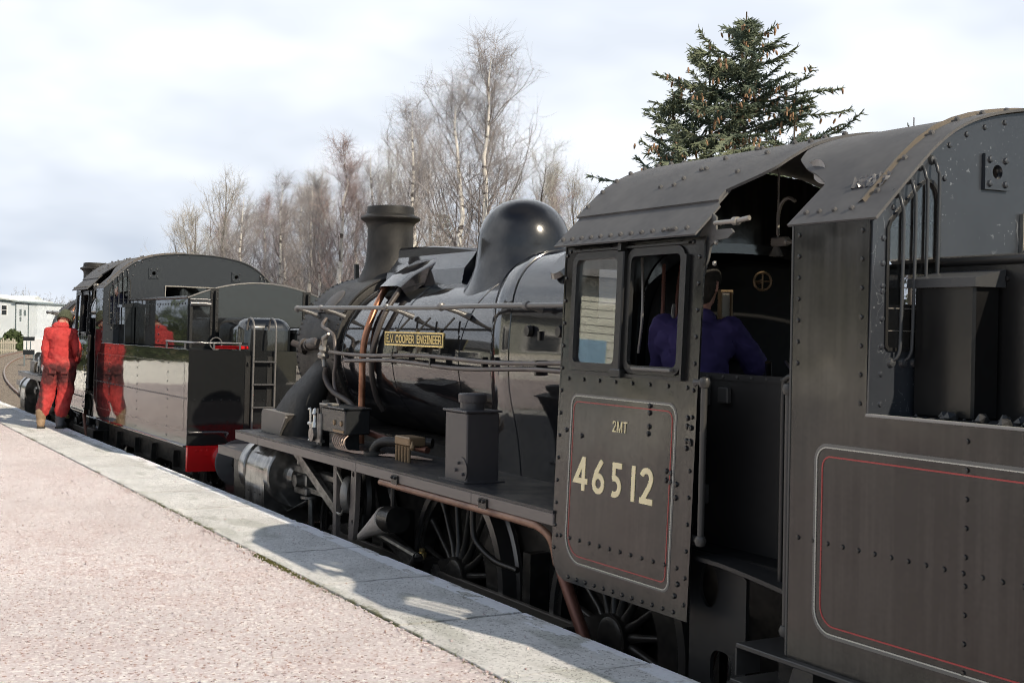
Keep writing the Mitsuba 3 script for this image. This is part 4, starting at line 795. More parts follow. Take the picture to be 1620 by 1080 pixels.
    for wn, sg in zip(wins, (1, -1)):
        yy = (lambda v: v) if sg > 0 else MIR
        k = o('window_frame', MB().yz(wn.buffer(.006).difference(wn.buffer(-.008)), XR + .004, .014), 'frame_black'); obj('pane', MB().yz(wn.buffer(-.006), XR + .002, .003), 'glass', k, smooth=False)
        b = MB()
        for z in (1.59, 1.68): b.box(XR + .012, XR + .016, *sorted((yy(3.82), yy(4.095))), z, z + .004)
        obj('glazing_bar', b, 'steel_dull', k)
        for y in (3.86, 3.925, 3.99, 4.055):
            zt = float(np.interp(y, [3.815, 3.99, 4.03], [2.10, 2.26, 2.29])); pts = [(XR + .012, yy(y), zt), (XR + .03, yy(y), zt - .01), (XR + .045, yy(y), zt - .05), (XR + .045, yy(y + .01), zt - .12), (XR + .045, yy(y + .005), 1.6), (XR + .04, yy(y - .0), 1.50), (XR + .015, yy(y - .012), 1.47)]
            b = MB().tube(smooth_path(pts, 3), .007, 8).lathe([(0, .016), (.016, .012), (.022, 0)], (XR + .010, yy(y), zt), (1, 0, 0), 10).lathe([(0, .016), (.016, .012), (.022, 0)], (XR + .010, yy(y - .012), 1.465), (1, 0, 0), 10)
            obj('window_bar', b, 'handrail_dark', k, smooth=45)
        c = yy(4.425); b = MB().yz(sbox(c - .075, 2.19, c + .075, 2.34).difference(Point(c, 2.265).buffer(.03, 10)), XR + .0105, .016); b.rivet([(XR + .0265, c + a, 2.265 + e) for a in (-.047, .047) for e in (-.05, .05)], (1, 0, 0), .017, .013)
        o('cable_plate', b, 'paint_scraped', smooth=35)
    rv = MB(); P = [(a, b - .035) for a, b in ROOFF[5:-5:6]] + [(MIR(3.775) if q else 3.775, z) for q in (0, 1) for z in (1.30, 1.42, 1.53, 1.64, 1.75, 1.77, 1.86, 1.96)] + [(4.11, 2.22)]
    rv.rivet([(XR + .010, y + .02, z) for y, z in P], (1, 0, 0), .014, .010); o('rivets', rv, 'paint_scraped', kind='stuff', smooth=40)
    o('coal_hole_frame', MB().box(XR + .010, XR + .03, 4.585, 4.60, 1.3, 2.1).box(XR + .010, XR + .03, MIR(4.60), MIR(4.585), 1.3, 2.1).box(XR + .010, XR + .03, 4.60, MIR(4.60), 2.085, 2.1), 'steel_dull')
    b = MB()
    for y, z in ((4.62, 1.98), (4.66, 1.93), (4.60, 1.9)): b.lathe([(.03, -.01), (.045, 0), (.03, .01)], (XR + .05, y + .03, z + .03), (1, 0, .3), 12)
    o('coupling_chain', b, 'steel_dull')
    # roof of the tender cab
    def xs0(y): y = min(y, MIR(y)); return float(np.interp(y, [3.735, 3.90, 3.93, 3.985, 4.03, 4.10, 4.2], [-4.285, -4.265, -4.26, -4.38, -4.50, -4.62, -4.685]))
    k = o('tender_roof', shell(ROOFF, xs0, lambda y: XR + .035, .012, 10), 'roof_grey', smooth=30)
    P, N = [], []
    for x in (-3.88,):
        for y in np.linspace(3.85, 4.9, 8): P.append((x, y, float(roof_z(y)) + .012)); N.append((0, -.5, .85))
    for x in (-4.22, -4.14, -4.05, -3.95): P.append((x, 3.78, float(roof_z(3.78)) + .012)); N.append((0, -.7, .7))
    N = np.array(N) / np.linalg.norm(N, axis=1)[:, None]; obj('rivets', MB().rivet(P, N, .015, .02), 'roof_grey', k, kind='stuff', smooth=40)
    R = []
    for i, t in enumerate(np.linspace(0, 1, 12)):
        x = -3.86 - .0 * t; y = 3.80 + (4.9 - 3.80) * t; R.append([(x - .09, y, float(roof_z(y)) + .0135), (x - .055, y, float(roof_z(y)) + .032), (x - .035, y, float(roof_z(y)) + .0135)])
    obj('roof_seam', MB().loft(R, cap=False, closed=False), 'seam_paint', k, smooth=40)
    # torn weather sheet at the front of the roof
    U = np.linspace(0, 1, 22); R = []
    for u in U:
        x = -4.47 + .38 * u; base = 2.285 - .11 * u - .05 * math.sin(u * 3.1); w = .055 + .035 * math.sin(u * 7.)
        R.append([(x + .015 * math.sin(9 * u), 4.01 - .02 * u + .03 * t + .010 * math.sin(11 * u + 3 * t), base + w * (1 - t) * 1.1 + .012 * math.sin(14 * u + 4 * t)) for t in np.linspace(0, 1, 7)])
    b = MB().loft(R, cap=False, closed=False); obj('weather_sheet', b, 'rubber_grey', k, smooth=True)
    r = np.random.default_rng(3); U = np.linspace(0, 1, 26); R = []
    for u in U: R.append([(-4.06 + .18 * u, 3.87 + .06 * t + .004 * r.normal(), float(roof_z(3.87 + .06 * t)) + .014 + .010 * abs(r.normal())) for t in np.linspace(0, 1, 9)])
    obj('crumpled_wrap', MB().loft(R, cap=False, closed=False), 'plastic_silver', k, smooth=30)
    # coal bunker
    YB, ZB, XB = 4.10, 1.865, -.88
    for s in (-1, 1):
        o('bunker_side', M_(s, MB().box(XR + .015, XB, YB, YB + .012, 1.25, ZB)), 'bunker_paint', smooth=False)
        o('bunker_lip', M_(s, MB().tube([(XR + .015, YB + .006, ZB + .010), (XB, YB + .006, ZB + .010)], .022, 10)), 'frame_black', smooth=50)
        o('bunker_rivets', M_(s, MB().rivet([(x, YB, z) for x in np.arange(XR + .1, XB, .13) for z in (1.80,)] + [(x, YB, z) for x in (-3.25, -2.2) for z in np.arange(1.32, 1.8, .09)], (0, -1, 0), .014, .010).box(-3.285, -3.275, YB - .006, YB, 1.25, 1.84)), 'bunker_paint', kind='stuff', smooth=40)
        b = MB().box(-3.775, -3.47, 3.955, YB - .002, 1.25, 1.775, .01); k = o('locker', M_(s, b), 'bunker_paint', smooth=25)
        obj('lid', M_(s, MB().prism(Polygon([(3.93, 1.765), (YB - .002, 1.765), (YB - .002, 1.835), (3.93, 1.80)]), (-3.79, 0, 0), (0, 1, 0), (0, 0, 1), .345)), 'lid_paint', k, smooth=False)
    arch2 = Polygon([(YB, 1.25), (YB, ZB)] + [(y, ZB + .215 * (1 - ((y - YC) / (YC - YB)) ** 2) + .0) for y in np.linspace(YB, MIR(YB), 25)] + [(MIR(YB), ZB), (MIR(YB), 1.25)])
    k = o('bunker_rear', MB().yz(arch2, XB, .012), 'bunker_paint', smooth=False)
    obj('edge_bead', MB().tube([(XB + .006, y, z + .004) for y, z in list(arch2.exterior.coords)[1:28]], .012, 8), 'handrail_paint', k, smooth=50)
    for y in (YB + .33, MIR(YB + .33)):
        b = MB().box(XB + .012, XB + .025, y - .05, y + .05, 1.26, 2.0).box(XB + .025, XB + .09, y - .006, y + .006, 1.26, 1.97); b.rivet([(XB + .025, y + q, z) for q in (-.035, .035) for z in np.arange(1.32, 2.0, .09)], (1, 0, 0), .011, .010); obj('stiffener', b, 'frame_black', k, smooth=40)
    for y in (YB + .02, MIR(YB + .27)):
        b = MB().cyl((XB + .06, y, 1.80), (XB + .06, y + .25, 1.80), .032, n=16).cyl((XB + .05, y, 1.855), (XB + .05, y + .25, 1.855), .012, n=10); obj('tube_bracket', b, 'bracket_gloss', k, smooth=50)
        obj('post', MB().box(XB + .012, XB + .06, y + .0, y + .03, 1.26, 1.78), 'frame_black', k)
    # coal heap inside
    xs, ys = np.linspace(XR + .1, XB - .02, 22), np.linspace(YB + .03, MIR(YB + .03), 18); r = np.random.default_rng(2); P = np.array([[x, y, 1.62 + .10 * (1 - ((y - YC) / .9) ** 2) + r.uniform(-.05, .05)] for x in xs for y in ys])
    f = np.array([[i * 18 + j, (i + 1) * 18 + j, (i + 1) * 18 + j + 1, i * 18 + j + 1] for i in range(21) for j in range(17)]); o('coal', MB().add(P, f), 'coal', kind='stuff', smooth=False)
    cs = MB(); ic = trimesh.creation.icosahedron()
    for i in range(90):
        s = r.uniform(.004, .010) if r.random() < .75 else r.uniform(.012, .03); x = r.uniform(-3.75, -2.6); y = r.choice([r.uniform(3.77, 3.95), r.uniform(3.77, 4.05)]); cs.add(ic.vertices * s * r.uniform(.6, 1.3, 3) + [x, y, 1.25 + s * .5], ic.faces)
    o('coal_crumbs', cs, 'coal', kind='stuff', smooth=False)
    # tank filler, ladder, rails and fittings at the rear
    def rbox(x0, x1, y0, y1, z0, z1, rr, n=36):
        a = np.arange(n) * 2 * PI / n; R = []
        for dz, ins in [(z0, 0)] + [(z1 - rr + rr * math.sin(q), rr * (1 - math.cos(q))) for q in np.linspace(0, PI / 2, 7)]:
            hx, hy = (x1 - x0) / 2 - ins, (y1 - y0) / 2 - ins; e = .35
            R.append(np.stack([(x0 + x1) / 2 + hx * np.sign(np.cos(a)) * np.abs(np.cos(a)) ** e, (y0 + y1) / 2 + hy * np.sign(np.sin(a)) * np.abs(np.sin(a)) ** e, 0 * a + dz], 1))
        return MB().loft(R)
    o('water_filler', rbox(-.72, .34, 4.40, 5.04, 1.25, 1.645, .15), 'paint_dirty', smooth=40)
    k = o('filler_lid', MB().lathe([(.32, 0), (.33, .0), (.33, .22), (.35, .22), (.35, .26), (.30, .29), (0, .30)], (.1, 5.35, 1.25), n=40), 'paint_dirty', smooth=35)
    obj('handle', MB().tube([(.42, 5.35 + .14 * math.cos(a), 1.53 + .12 * math.sin(a)) for a in np.linspace(0, PI, 12)], .011, 8), 'handrail_paint', k, smooth=50)
    b = MB()
    for y in (4.46, 4.72): b.tube(smooth_path([(B + .06, y, .1), (B + .06, y, 1.0), (B + .06, y, 1.5), (B - .02, y, 1.62), (B - .14, y, 1.62), (B - .2, y, 1.5)], 4), .012, 8)
    k = o('ladder', b, 'handrail_paint', smooth=50)
    for z in (.35, .62, .88, 1.14): obj('rung', MB().box(B + .045, B + .085, 4.46, 4.72, z - .008, z + .008), 'bracket_gloss', k)
    for y in (4.40, 4.66): obj('bracket', MB().box(B + .0095, B + .06, y, y + .02, 1.10, 1.13).box(B + .0095, B + .022, y - .02, y + .04, .2, 1.2), 'frame_black', k)
    b = MB().tube(smooth_path([(B - 1.2, S + .07, 1.34), (B - .15, S + .07, 1.34), (B - .06, S + .09, 1.34), (B - .04, S + .18, 1.34), (B - .04, S + .62, 1.34)], 4), .012, 8)
    for x, y in ((B - 1.18, S + .07), (B - .4, S + .07), (B - .04, S + .3), (B - .04, S + .6)): b.cyl((x, y, 1.25), (x, y, 1.345), .012, n=8)
    o('top_rail', b, 'bracket_gloss', smooth=50)
    o('ring_handle', MB().tube([(B - .3, S + .40 + .07 * math.cos(a), 1.33 + .07 * math.sin(a)) for a in np.linspace(0, 2 * PI, 16)], .007, 6), 'handrail_paint', smooth=50)
    o('fire_iron_handle', MB().box(B - .12, B - .10, S + .32, S + .72, 1.275, 1.31, .006), 'red_paint')
    b = MB()
    for z in (.92, 1.02): b.box(B + .0095, B + .05, 5.0, 5.16, z, z + .01)
    b.box(B + .0095, B + .016, 4.99, 5.17, .86, 1.1).rivet([(B + .016, 5.0, .88), (B + .016, 5.15, .88), (B + .016, 5.0, 1.08), (B + .016, 5.15, 1.08)], (1, 0, 0), .012)
    o('lamp_bracket', b, 'handrail_paint'); o('lamp_iron', MB().box(B + .03, B + .04, 5.0, 5.06, .45, .70, .003).box(B + .0095, B + .03, 5.0, 5.06, .40, .46), 'bracket_gloss')
    o('rear_grip', MB().tube(smooth_path([(B + .01, S + .05, .33), (B + .05, S + .05, .34), (B + .05, S + .42, .34), (B + .05, S + .45, .31), (B + .01, S + .45, .28)], 4), .011, 8), 'bracket_gloss', smooth=50)
    k = o('buffer_beam', MB().box(B + .0, B + .06, S - .0, MIR(S), -.095, .19), 'red_paint')
    rv = MB().rivet([(B + .06, S + q, .14) for q in (.10, .16, .22)] + [(B + .06, S + .30, z) for z in (.14, .08, .02)] + [(B + .06, MIR(S + q), .14) for q in (.10, .16, .22, .3)], (1, 0, 0), .016, .014).box(B + .06, B + .068, S + .08, S + .25, .08, .09); obj('rivets', rv, 'red_paint', k, kind='stuff', smooth=40)
    for s in (-1, 1):
        k = o('buffer', MB().lathe([(.16, 0), (.16, .03), (.11, .05), (.10, .25), (.07, .26), (.07, .40)], (B + .06, YC + s * .865, .05), (1, 0, 0), 24), 'red_paint' if s < 0 else 'oily_black', smooth=35)
        obj('buffer_head', MB().lathe([(0, -.005), (.22, 0), (.235, .01), (.23, .03), (.12, .05), (0, .055)], (B + .46, YC + s * .865, .05), (1, 0, 0), 40), 'buffer_steel', k, smooth=35)
    b = MB().tube(smooth_path([(B + .07, YC, .0), (B + .2, YC, -.02), (B + .26, YC, -.15), (B + .25, YC, -.3)], 4), .03, 8).tube(smooth_path([(B + .07, 4.7, .1), (B + .12, 4.7, .2), (B + .14, 4.72, .1), (B + .14, 4.72, -.3)], 4), .035, 8); o('coupling_hose', b, 'oily_black', smooth=45)
    o('frame_stretcher', MB().box(A, B, YC - .7, YC + .7, -.2, .19), 'interior_black')
    ax = MB()
    for x in (-3.75, -1.90, -.05): ax.cyl((x, YC - 1.0, -.415), (x, YC + 1.0, -.415), .07, n=12)
    o('axle', ax, 'oily_black', smooth=40)
    b = MB().box(A + .02, A + .04, 4.0, MIR(4.0), .5, 1.5).box(A + .04, A + .4, 4.0, 4.3, .5, 1.7); o('tender_front', b, 'interior_black')
    return E
for n_, c_, r_ in (('coping_paint', (.24, .235, .225), .5), ('coping_dark', (.05, .05, .048), .45), ('base_paint', (.035, .034, .033), .42), ('step_paint', (.045, .044, .042), .45), ('panel_paint', (.06, .057, .052), .4), ('tank_top_paint', (.03, .03, .032), .5),
                   ('handrail_dark', (.045, .048, .052), .32), ('seam_paint', (.12, .10, .075), .6), ('lid_paint', (.05, .052, .055), .35)):
    bs(n_, c_, r_)
bs('bracket_gloss', (.16, .16, .165), .16, metallic=.5)
def f_bunk(p, n, uv): return mix((.005, .005, .0055), (.019, .0185, .018), dr.clip(fbm(p.x * 4, p.y * 4, p.z * 2, 4) * 1.5 - .3, 0, 1))
def f_bunkr(p, n, uv): return dr.clip(.26 + .3 * (fbm(p.x * 3, p.y * 5, p.z * 2, 3) - .5), .12, .5)
bs('bunker_paint', proc(f_bunk), proc(f_bunkr), spec=.5)

# ---------------------------------------------------------------- the two trains
near_e = build_engine('weathered black steam locomotive numbered 46512 with brass nameplate, nearest the camera')
near_t = build_tender('weathered black tender with red and white lining at the right edge of the frame')
# number, power class and nameplate of the near engine only
yn = 3.7335
b = MB()
for ch, x, w in (('4', -6.015, .20), ('6', -5.835, .20), ('5', -5.665, .20), ('1', -5.485, .20), ('2', -5.395, .205)):
    nm = MB().xz(affinity.translate(affinity.scale(digit(ch), w / .62 * .60, .182, origin=(0, 0)), x, .706), yn - .002, .005)
    obj('numeral', nm.move(lean), 'cream_paint', near_e, smooth=False)
m = meshkit.text_mesh('2MT', .058, .003, bold=False); v, f = lettering(m, -5.665, 1.045, yn, .82); obj('class_lettering', MB().add(v, f).move(lean), 'cream_paint', near_e, smooth=False)
npx0, npx1, npz, ny = -9.78, -8.70, 1.478, 4.262
k = obj('nameplate', MB().box(npx0, npx1, ny, ny + .018, npz - .052, npz + .052, .003), 'plate_black', near_e)
obj('border', MB().xz(sbox(npx0, npz - .056, npx1, npz + .056).difference(sbox(npx0 + .012, npz - .044, npx1 - .012, npz + .044)), ny - .006, .012), 'brass', k)
m = meshkit.text_mesh('E.V. COOPER  ENGINEER', .062, .008, bold=True); sx = (npx1 - npx0 - .06) / (m.vertices[:, 0].max()); v, f = lettering(m, npx0 + .03, npz - .031, ny + .003, sx); obj('lettering', MB().add(v, f), 'brass', k, smooth=False)
for x in (-9.60, -9.22, -8.80): obj('bracket', MB().box(x - .012, x + .012, ny + .018, ny + .10, npz - .10, npz - .06).cyl((x, ny + .022, npz + .05), (x + .02, ny + .13, npz + .17), .008, n=8).box(x - .01, x + .01, ny + .0185, ny + .03, npz - .12, npz + .08), 'oily_black', k, kind='stuff')

# the far engine and tender: same classes, polished, standing on the start of the curve
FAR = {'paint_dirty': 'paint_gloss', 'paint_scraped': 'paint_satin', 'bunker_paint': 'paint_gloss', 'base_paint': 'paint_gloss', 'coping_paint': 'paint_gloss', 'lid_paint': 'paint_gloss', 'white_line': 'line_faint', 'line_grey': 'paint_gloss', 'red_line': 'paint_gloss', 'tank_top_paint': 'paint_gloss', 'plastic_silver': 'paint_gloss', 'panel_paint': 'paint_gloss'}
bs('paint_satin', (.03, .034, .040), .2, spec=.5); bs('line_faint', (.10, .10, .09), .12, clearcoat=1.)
def placed(th, cant, x0, y0, px=-4.24, dz=0.):
    return TF().translate([x0, y0 + (YC - 3.73), RAIL + dz]).rotate([0, 0, 1], th).rotate([1, 0, 0], -cant).translate([-px, -YC, -RAIL])
def dup(root, M, label, skip=()):
    r = thing(root, label, labels[root]['category'], labels[root]['group'])
    for k in [k for k in scene if k.startswith(root + '__')]:
        part = k[len(root) + 2:]
        if part.split('__')[0] in skip or any(part.startswith(s) for s in skip): continue
        d = dict(scene[k]); ref = d['bsdf']['id']; d['bsdf'] = {'type': 'ref', 'id': FAR.get(ref, ref)}; d['to_world'] = M; scene[r + '__' + part] = d
        if k in labels: labels[r + '__' + part] = {a: b for a, b in labels[k].items() if a == 'kind'}
    return r
far_t = dup(near_t, placed(.7, .8, -19.14, 3.79), 'polished black tender with red buffer beam and ladder, in the middle distance', ('crumpled_wrap', 'coal_crumbs', 'tender_roof__crumpled', 'tender_roof__weather', 'red_lining', 'coupling_chain'))
far_e = dup(near_e, placed(-.9, .8, -19.10, 3.78), 'polished black steam locomotive at the head of the train, beyond the man in red', ('numeral', 'class_lettering', 'nameplate', 'red_lining'))
# ---------------------------------------------------------------- people (local frame: +y forward, +x right hand, z up)
def blob(bones, edge=.022, it=10, seg=20):
    parts = []
    for p0, r0, p1, r1 in bones:
        a = m3.Manifold.sphere(1, seg).scale([r0] * 3 if np.isscalar(r0) else list(r0)).translate(list(map(float, p0))); c = m3.Manifold.sphere(1, seg).scale([r1] * 3 if np.isscalar(r1) else list(r1)).translate(list(map(float, p1)))
        parts.append(m3.Manifold.batch_hull([a, c]))
    m = m3.Manifold.batch_boolean(parts, m3.OpType.Add).refine_to_length(edge).to_mesh()
    t = trimesh.Trimesh(m.vert_properties[:, :3], m.tri_verts, process=True)
    trimesh.smoothing.filter_taubin(t, .5, .53, it); return t
def folds(t, amp, fr, seed, along=None):
    v = np.array(t.vertices); n = np.array(t.vertex_normals)
    k = meshkit.fbm(v * fr, 3, seed) - .5; t.vertices = v + n * (k[:, None] * amp); return t
def hand(side, palm, d, out, curl=.6):
    """palm with four fingers and a thumb; d = finger direction, out = palm normal"""
    d, out = V(*d) / np.linalg.norm(d), V(*out) / np.linalg.norm(out); w = np.cross(d, out) * side; palm = V(*palm)
    B = [(palm - d * .035, .026, palm + d * .04 + w * .022, .019), (palm - d * .035, .026, palm + d * .04 - w * .024, .018)]
    for i, (q, L) in enumerate(((.028, .068), (.010, .076), (-.010, .070), (-.027, .054))):
        a = palm + d * .045 + w * q; c1 = a + (d * math.cos(curl * .5) + out * math.sin(curl * .5)) * L * .48; c2 = c1 + (d * math.cos(curl * 1.2) + out * math.sin(curl * 1.2)) * L * .32; c3 = c2 + (d * math.cos(curl * 1.9) + out * math.sin(curl * 1.9)) * L * .25
        B += [(a, .0095, c1, .009), (c1, .009, c2, .0083), (c2, .0083, c3, .0075)]
    a = palm - d * .02 + w * .03; c1 = a + (d * .7 + w * .6 + out * .3) * .04; c2 = c1 + (d * .85 + w * .1 + out * .4) * .035; B += [(a, .013, c1, .011), (c1, .011, c2, .0095)]
    return B
def head_bones(c, up, fw, rt, s=1.):
    c = V(*c); P = lambda x, y, z: c + (rt * x + fw * y + up * z) * s
    B = [(P(0, -.015, .035), .078 * s, P(0, .025, .045), .072 * s), (P(0, .02, .0), .068 * s, P(0, .045, -.05), .05 * s), (P(0, .05, -.075), .032 * s, P(0, .062, -.085), .024 * s),
         (P(0, .085, .015), .010 * s, P(0, .108, -.022), .014 * s), (P(-.022, .082, -.055), .010 * s, P(.022, .082, -.055), .010 * s), (P(-.03, .078, .032), .013 * s, P(.03, .078, .032), .013 * s)]
    for q in (-1, 1): B += [(P(.074 * q, -.012, .02), .014 * s, P(.080 * q, -.016, -.02), .010 * s), (P(.080 * q, -.020, .022), .012 * s, P(.082 * q, -.022, .0), .010 * s)]
    return B
def frame_of(pos, fdir):
    f = V(fdir[0], fdir[1], 0); f /= np.linalg.norm(f); rt = np.cross(f, V(0, 0, 1)); M = np.eye(4); M[:3, 0], M[:3, 1], M[:3, 2], M[:3, 3] = rt, f, (0, 0, 1), pos; return M
def place(t, M): v = np.asarray(t.vertices) @ M[:3, :3].T + M[:3, 3]; return v, np.asarray(t.faces)
E3 = (V(1, 0, 0), V(0, 1, 0), V(0, 0, 1))
bs('skin', (.50, .27, .20), .5); bs('skin_dark', (.42, .22, .17), .5)
def f_knit(p, n, uv): return mix((.060, .070, .045), (.115, .125, .085), fbm(p.x * 60, p.y * 60, p.z * 30, 2))
def b_knit(p, n, uv): return dr.abs(dr.sin(p.z * 420)) * .5 + noise(p.x * 150, p.y * 150, p.z * 150)
bs('beanie_green', proc(f_knit), .95, spec=.1, sheen=.4, bump=b_knit, bscale=.003)
MR = frame_of((-19.82, 3.47, 0.), (-.93, .36)); IR = np.linalg.inv(MR)
def f_red(p, n, uv):                    # oil and coal dust on the seat, the cuffs and the pockets
    lx = p.x * float(IR[0, 0]) + p.y * float(IR[0, 1]) + float(IR[0, 3]); lz = p.z; w = fbm(p.x * 9, p.y * 9, p.z * 9, 4); f2 = fbm(p.x * 26, p.y * 26, p.z * 14, 3)
    seat = smoothstep(.56, .68, lz + .16 * (w - .5)) * (1 - smoothstep(.86, 1.02, lz + .3 * (w - .5))); arm = smoothstep(.20, .26, dr.abs(lx) + .05 * (w - .5)) * (1 - smoothstep(1.04, 1.24, lz + .2 * (w - .5)))
    t = dr.clip(dr.maximum(seat, arm) * (.75 + 1.1 * (f2 - .35)), 0, .92)
    fade = smoothstep(.50, .68, fbm(p.x * 5 + 3, p.y * 5, p.z * 6, 4)); return mix(mix(mix((.46, .045, .045), (.56, .075, .070), w), (.62, .17, .15), fade * .32), (.075, .034, .034), t)
bs('overall_red', proc(f_red), .85, spec=.15, sheen=.3)
person = lambda lab: thing('person', lab, 'person')

# man in red overalls on the platform edge
P1 = person('person in grimy red overalls and green beanie, back turned, at the platform edge')
L = dict(hipl=V(-.10, 0, .93), hipr=V(.10, 0, .93), kl=V(-.19, .05, .50), kr=V(.06, .05, .50), al=V(-.27, -.01, .10), ar=V(.0, .02, .10))
sl_, sr_ = V(-.165, .0, 1.41), V(.165, .0, 1.40); el_, er_ = V(-.205, -.03, 1.15), V(.235, .0, 1.15); wl_, wr_ = V(-.225, .02, .90), V(.19, .16, .94)
core = [(L['hipl'], .13, L['hipr'], .13), (V(0, 0, .98), .165, V(0, .0, 1.12), .16), (V(0, 0, 1.12), .15, V(0, -.01, 1.34), .15), (V(-.10, -.01, 1.36), .115, V(.10, -.01, 1.36), .115), (V(-.11, -.01, 1.38), .09, sl_, .07), (V(.11, -.01, 1.38), .09, sr_, .07), (V(0, .0, 1.42), .10, V(0, .03, 1.54), .062)]
legs = [(L['hipl'], .12, L['kl'], .08), (L['kl'], .08, L['al'], .05), (L['hipr'], .12, L['kr'], .08), (L['kr'], .08, L['ar'], .05)]
arms = [(sl_, .07, el_, .052), (el_, .052, wl_, .036), (sr_, .07, er_, .052), (er_, .052, wr_, .036)]
feet = [(V(-.27, -.01, .08), .05, V(-.29, .15, .04), .04), (V(.0, .02, .08), .05, V(.01, .18, .04), .04)]
fw = V(.14, .9, -.45); fw /= np.linalg.norm(fw); rt = np.cross(fw, V(0, 0, 1)); rt /= np.linalg.norm(rt); upv = np.cross(rt, fw); hc = V(.03, .13, 1.60)
hb = head_bones(hc, upv, fw, rt)
body = blob([(a, r * .93 if np.isscalar(r) else r, b, s * .93 if np.isscalar(s) else s) for a, r, b, s in core + legs + arms + feet] + [(V(0, .03, 1.50), .062, hc - upv * .06, .058)] + hb + hand(-1, wl_ + V(.0, .02, -.08), (0, .1, -1), (.9, .3, 0)) + hand(1, wr_ + V(-.02, .03, -.06), (-.4, .4, -.8), (-.7, -.3, 0)), .012, 6)
scene[P1] = mikit.ply(place(body, MR), 'skin', smooth=60)
t = blob([(a, r * 1.03, b, s * 1.03) for a, r, b, s in core] + [(L['hipl'] - V(0, .02, 0), .135, L['kl'], .112), (L['kl'], .112, V(-.245, .0, .26), .098), (L['hipr'] - V(0, .02, 0), .135, L['kr'], .112), (L['kr'], .112, V(.018, .02, .25), .10),
          (sl_, .074, el_, .064), (el_, .064, wl_ + V(0, 0, .03), .052), (sr_, .074, er_, .064), (er_, .066, wr_ + V(0, 0, .03), .054), (V(-.05, -.08, .92), .10, V(.05, -.08, .92), .10), (V(-.06, -.01, 1.50), .065, V(.06, -.01, 1.50), .065)], .013, 8)
folds(t, .045, 9., 4); folds(t, .018, 26., 8)
obj('overalls', place(t, MR), 'overall_red', P1, smooth=70)
for q in (-1, 1): obj('pocket', place(MB().box(q * .085 - .055, q * .085 + .055, -.155, -.135, .80, .92, .008).tri(), MR), 'overall_red', P1)
obj('collar', place(MB().tube([V(.072 * math.cos(a), .01 + .075 * math.sin(a), 1.515 + .012 * math.sin(a)) for a in np.linspace(PI * .75, PI * 2.25, 20)], .022, 8).tri(), MR), 'overall_red', P1, smooth=60)
b = MB()
b.lathe([(.165, -.012), (.172, 0), (.165, .012)], (0, 0, 1.045), n=30); v = b.mesh()[0] * [1, .98, 1]
obj('waist_seam', place(trimesh.Trimesh(v, b.mesh()[1], process=False), MR), 'overall_red', P1)
t = blob([(hc + upv * .035 - fw * .015, .098, hc + upv * .06 - fw * .01, .092), (hc + upv * .02 - fw * .02, .100, hc + upv * .025 + fw * .02, .094)], .012, 4); v = np.array(t.vertices); keep = ((v - hc) @ upv + .18 * ((v - hc) @ fw)) > -.035
t.update_faces(keep[t.faces].all(1)); t.remove_unreferenced_vertices()
rim = MB().tube([hc - upv * .02 + rt * .099 * math.cos(a) + fw * (.102 * math.sin(a) - .002) - upv * .018 * math.sin(a) for a in np.linspace(0, 2 * PI, 33)], .017, 8)
obj('beanie', MB().add(*place(t, MR)).add(*place(rim.tri(), MR)), 'beanie_green', P1, smooth=60)
bs('boot_tan', (.30, .205, .125), .7); bs('boot_shaded', (.10, .10, .11), .55); bs('boot_sole', (.05, .045, .04), .8)
def boot(x, y, zt, yaw, mat):
    c, s = math.cos(yaw), math.sin(yaw); W = lambda a, b_, z: V(x + a * c - b_ * s, y + a * s + b_ * c, z)
    t = blob([(W(0, -.01, zt), .075, W(0, 0, .12), .062), (W(0, -.01, .10), .062, W(0, -.03, .055), .052), (W(0, .0, .08), .056, W(0, .15, .055), .048), (W(0, .15, .05), .046, W(0, .20, .045), .040)], .012, 6)
    t.vertices[:, 2] = np.maximum(t.vertices[:, 2], .016); k = obj('boot', place(folds(t, .01, 22, 3), MR), mat, P1, smooth=60)
    p = [W(a, b_, 0)[:2] for a, b_ in ((-.045, -.075), (.045, -.075), (.05, 0), (.052, .13), (.035, .225), (-.035, .225), (-.052, .13), (-.05, 0))]
    obj('sole', place(MB().xy(Polygon(p).buffer(.008), 0.001, .024).tri(), MR), 'boot_sole', k)
boot(-.265, -.01, .25, .15, 'boot_tan'); boot(.0, .02, .25, -.05, 'boot_shaded')  # right boot darker: shadow of the tender painted into its colour
bs('glove_white', (.72, .66, .62), .8)
def f_glove(p, n, uv): return dr.select(fbm(p.x * 14, p.y * 14, p.z * 24, 2) > .55, C3(.60, .12, .12), C3(.74, .68, .65))
bs('glove_striped', proc(f_glove), .85)
gl = blob([(wl_ + V(0, .0, .03), .045, wl_ + V(0, .01, -.03), .05)] + [(a, r * 1.18, b, s * 1.18) for a, r, b, s in hand(-1, wl_ + V(.0, .02, -.08), (0, .1, -1), (.9, .3, 0))], .008, 4)
obj('glove', place(gl, MR), 'glove_striped', P1, smooth=60, label='white and red work glove')

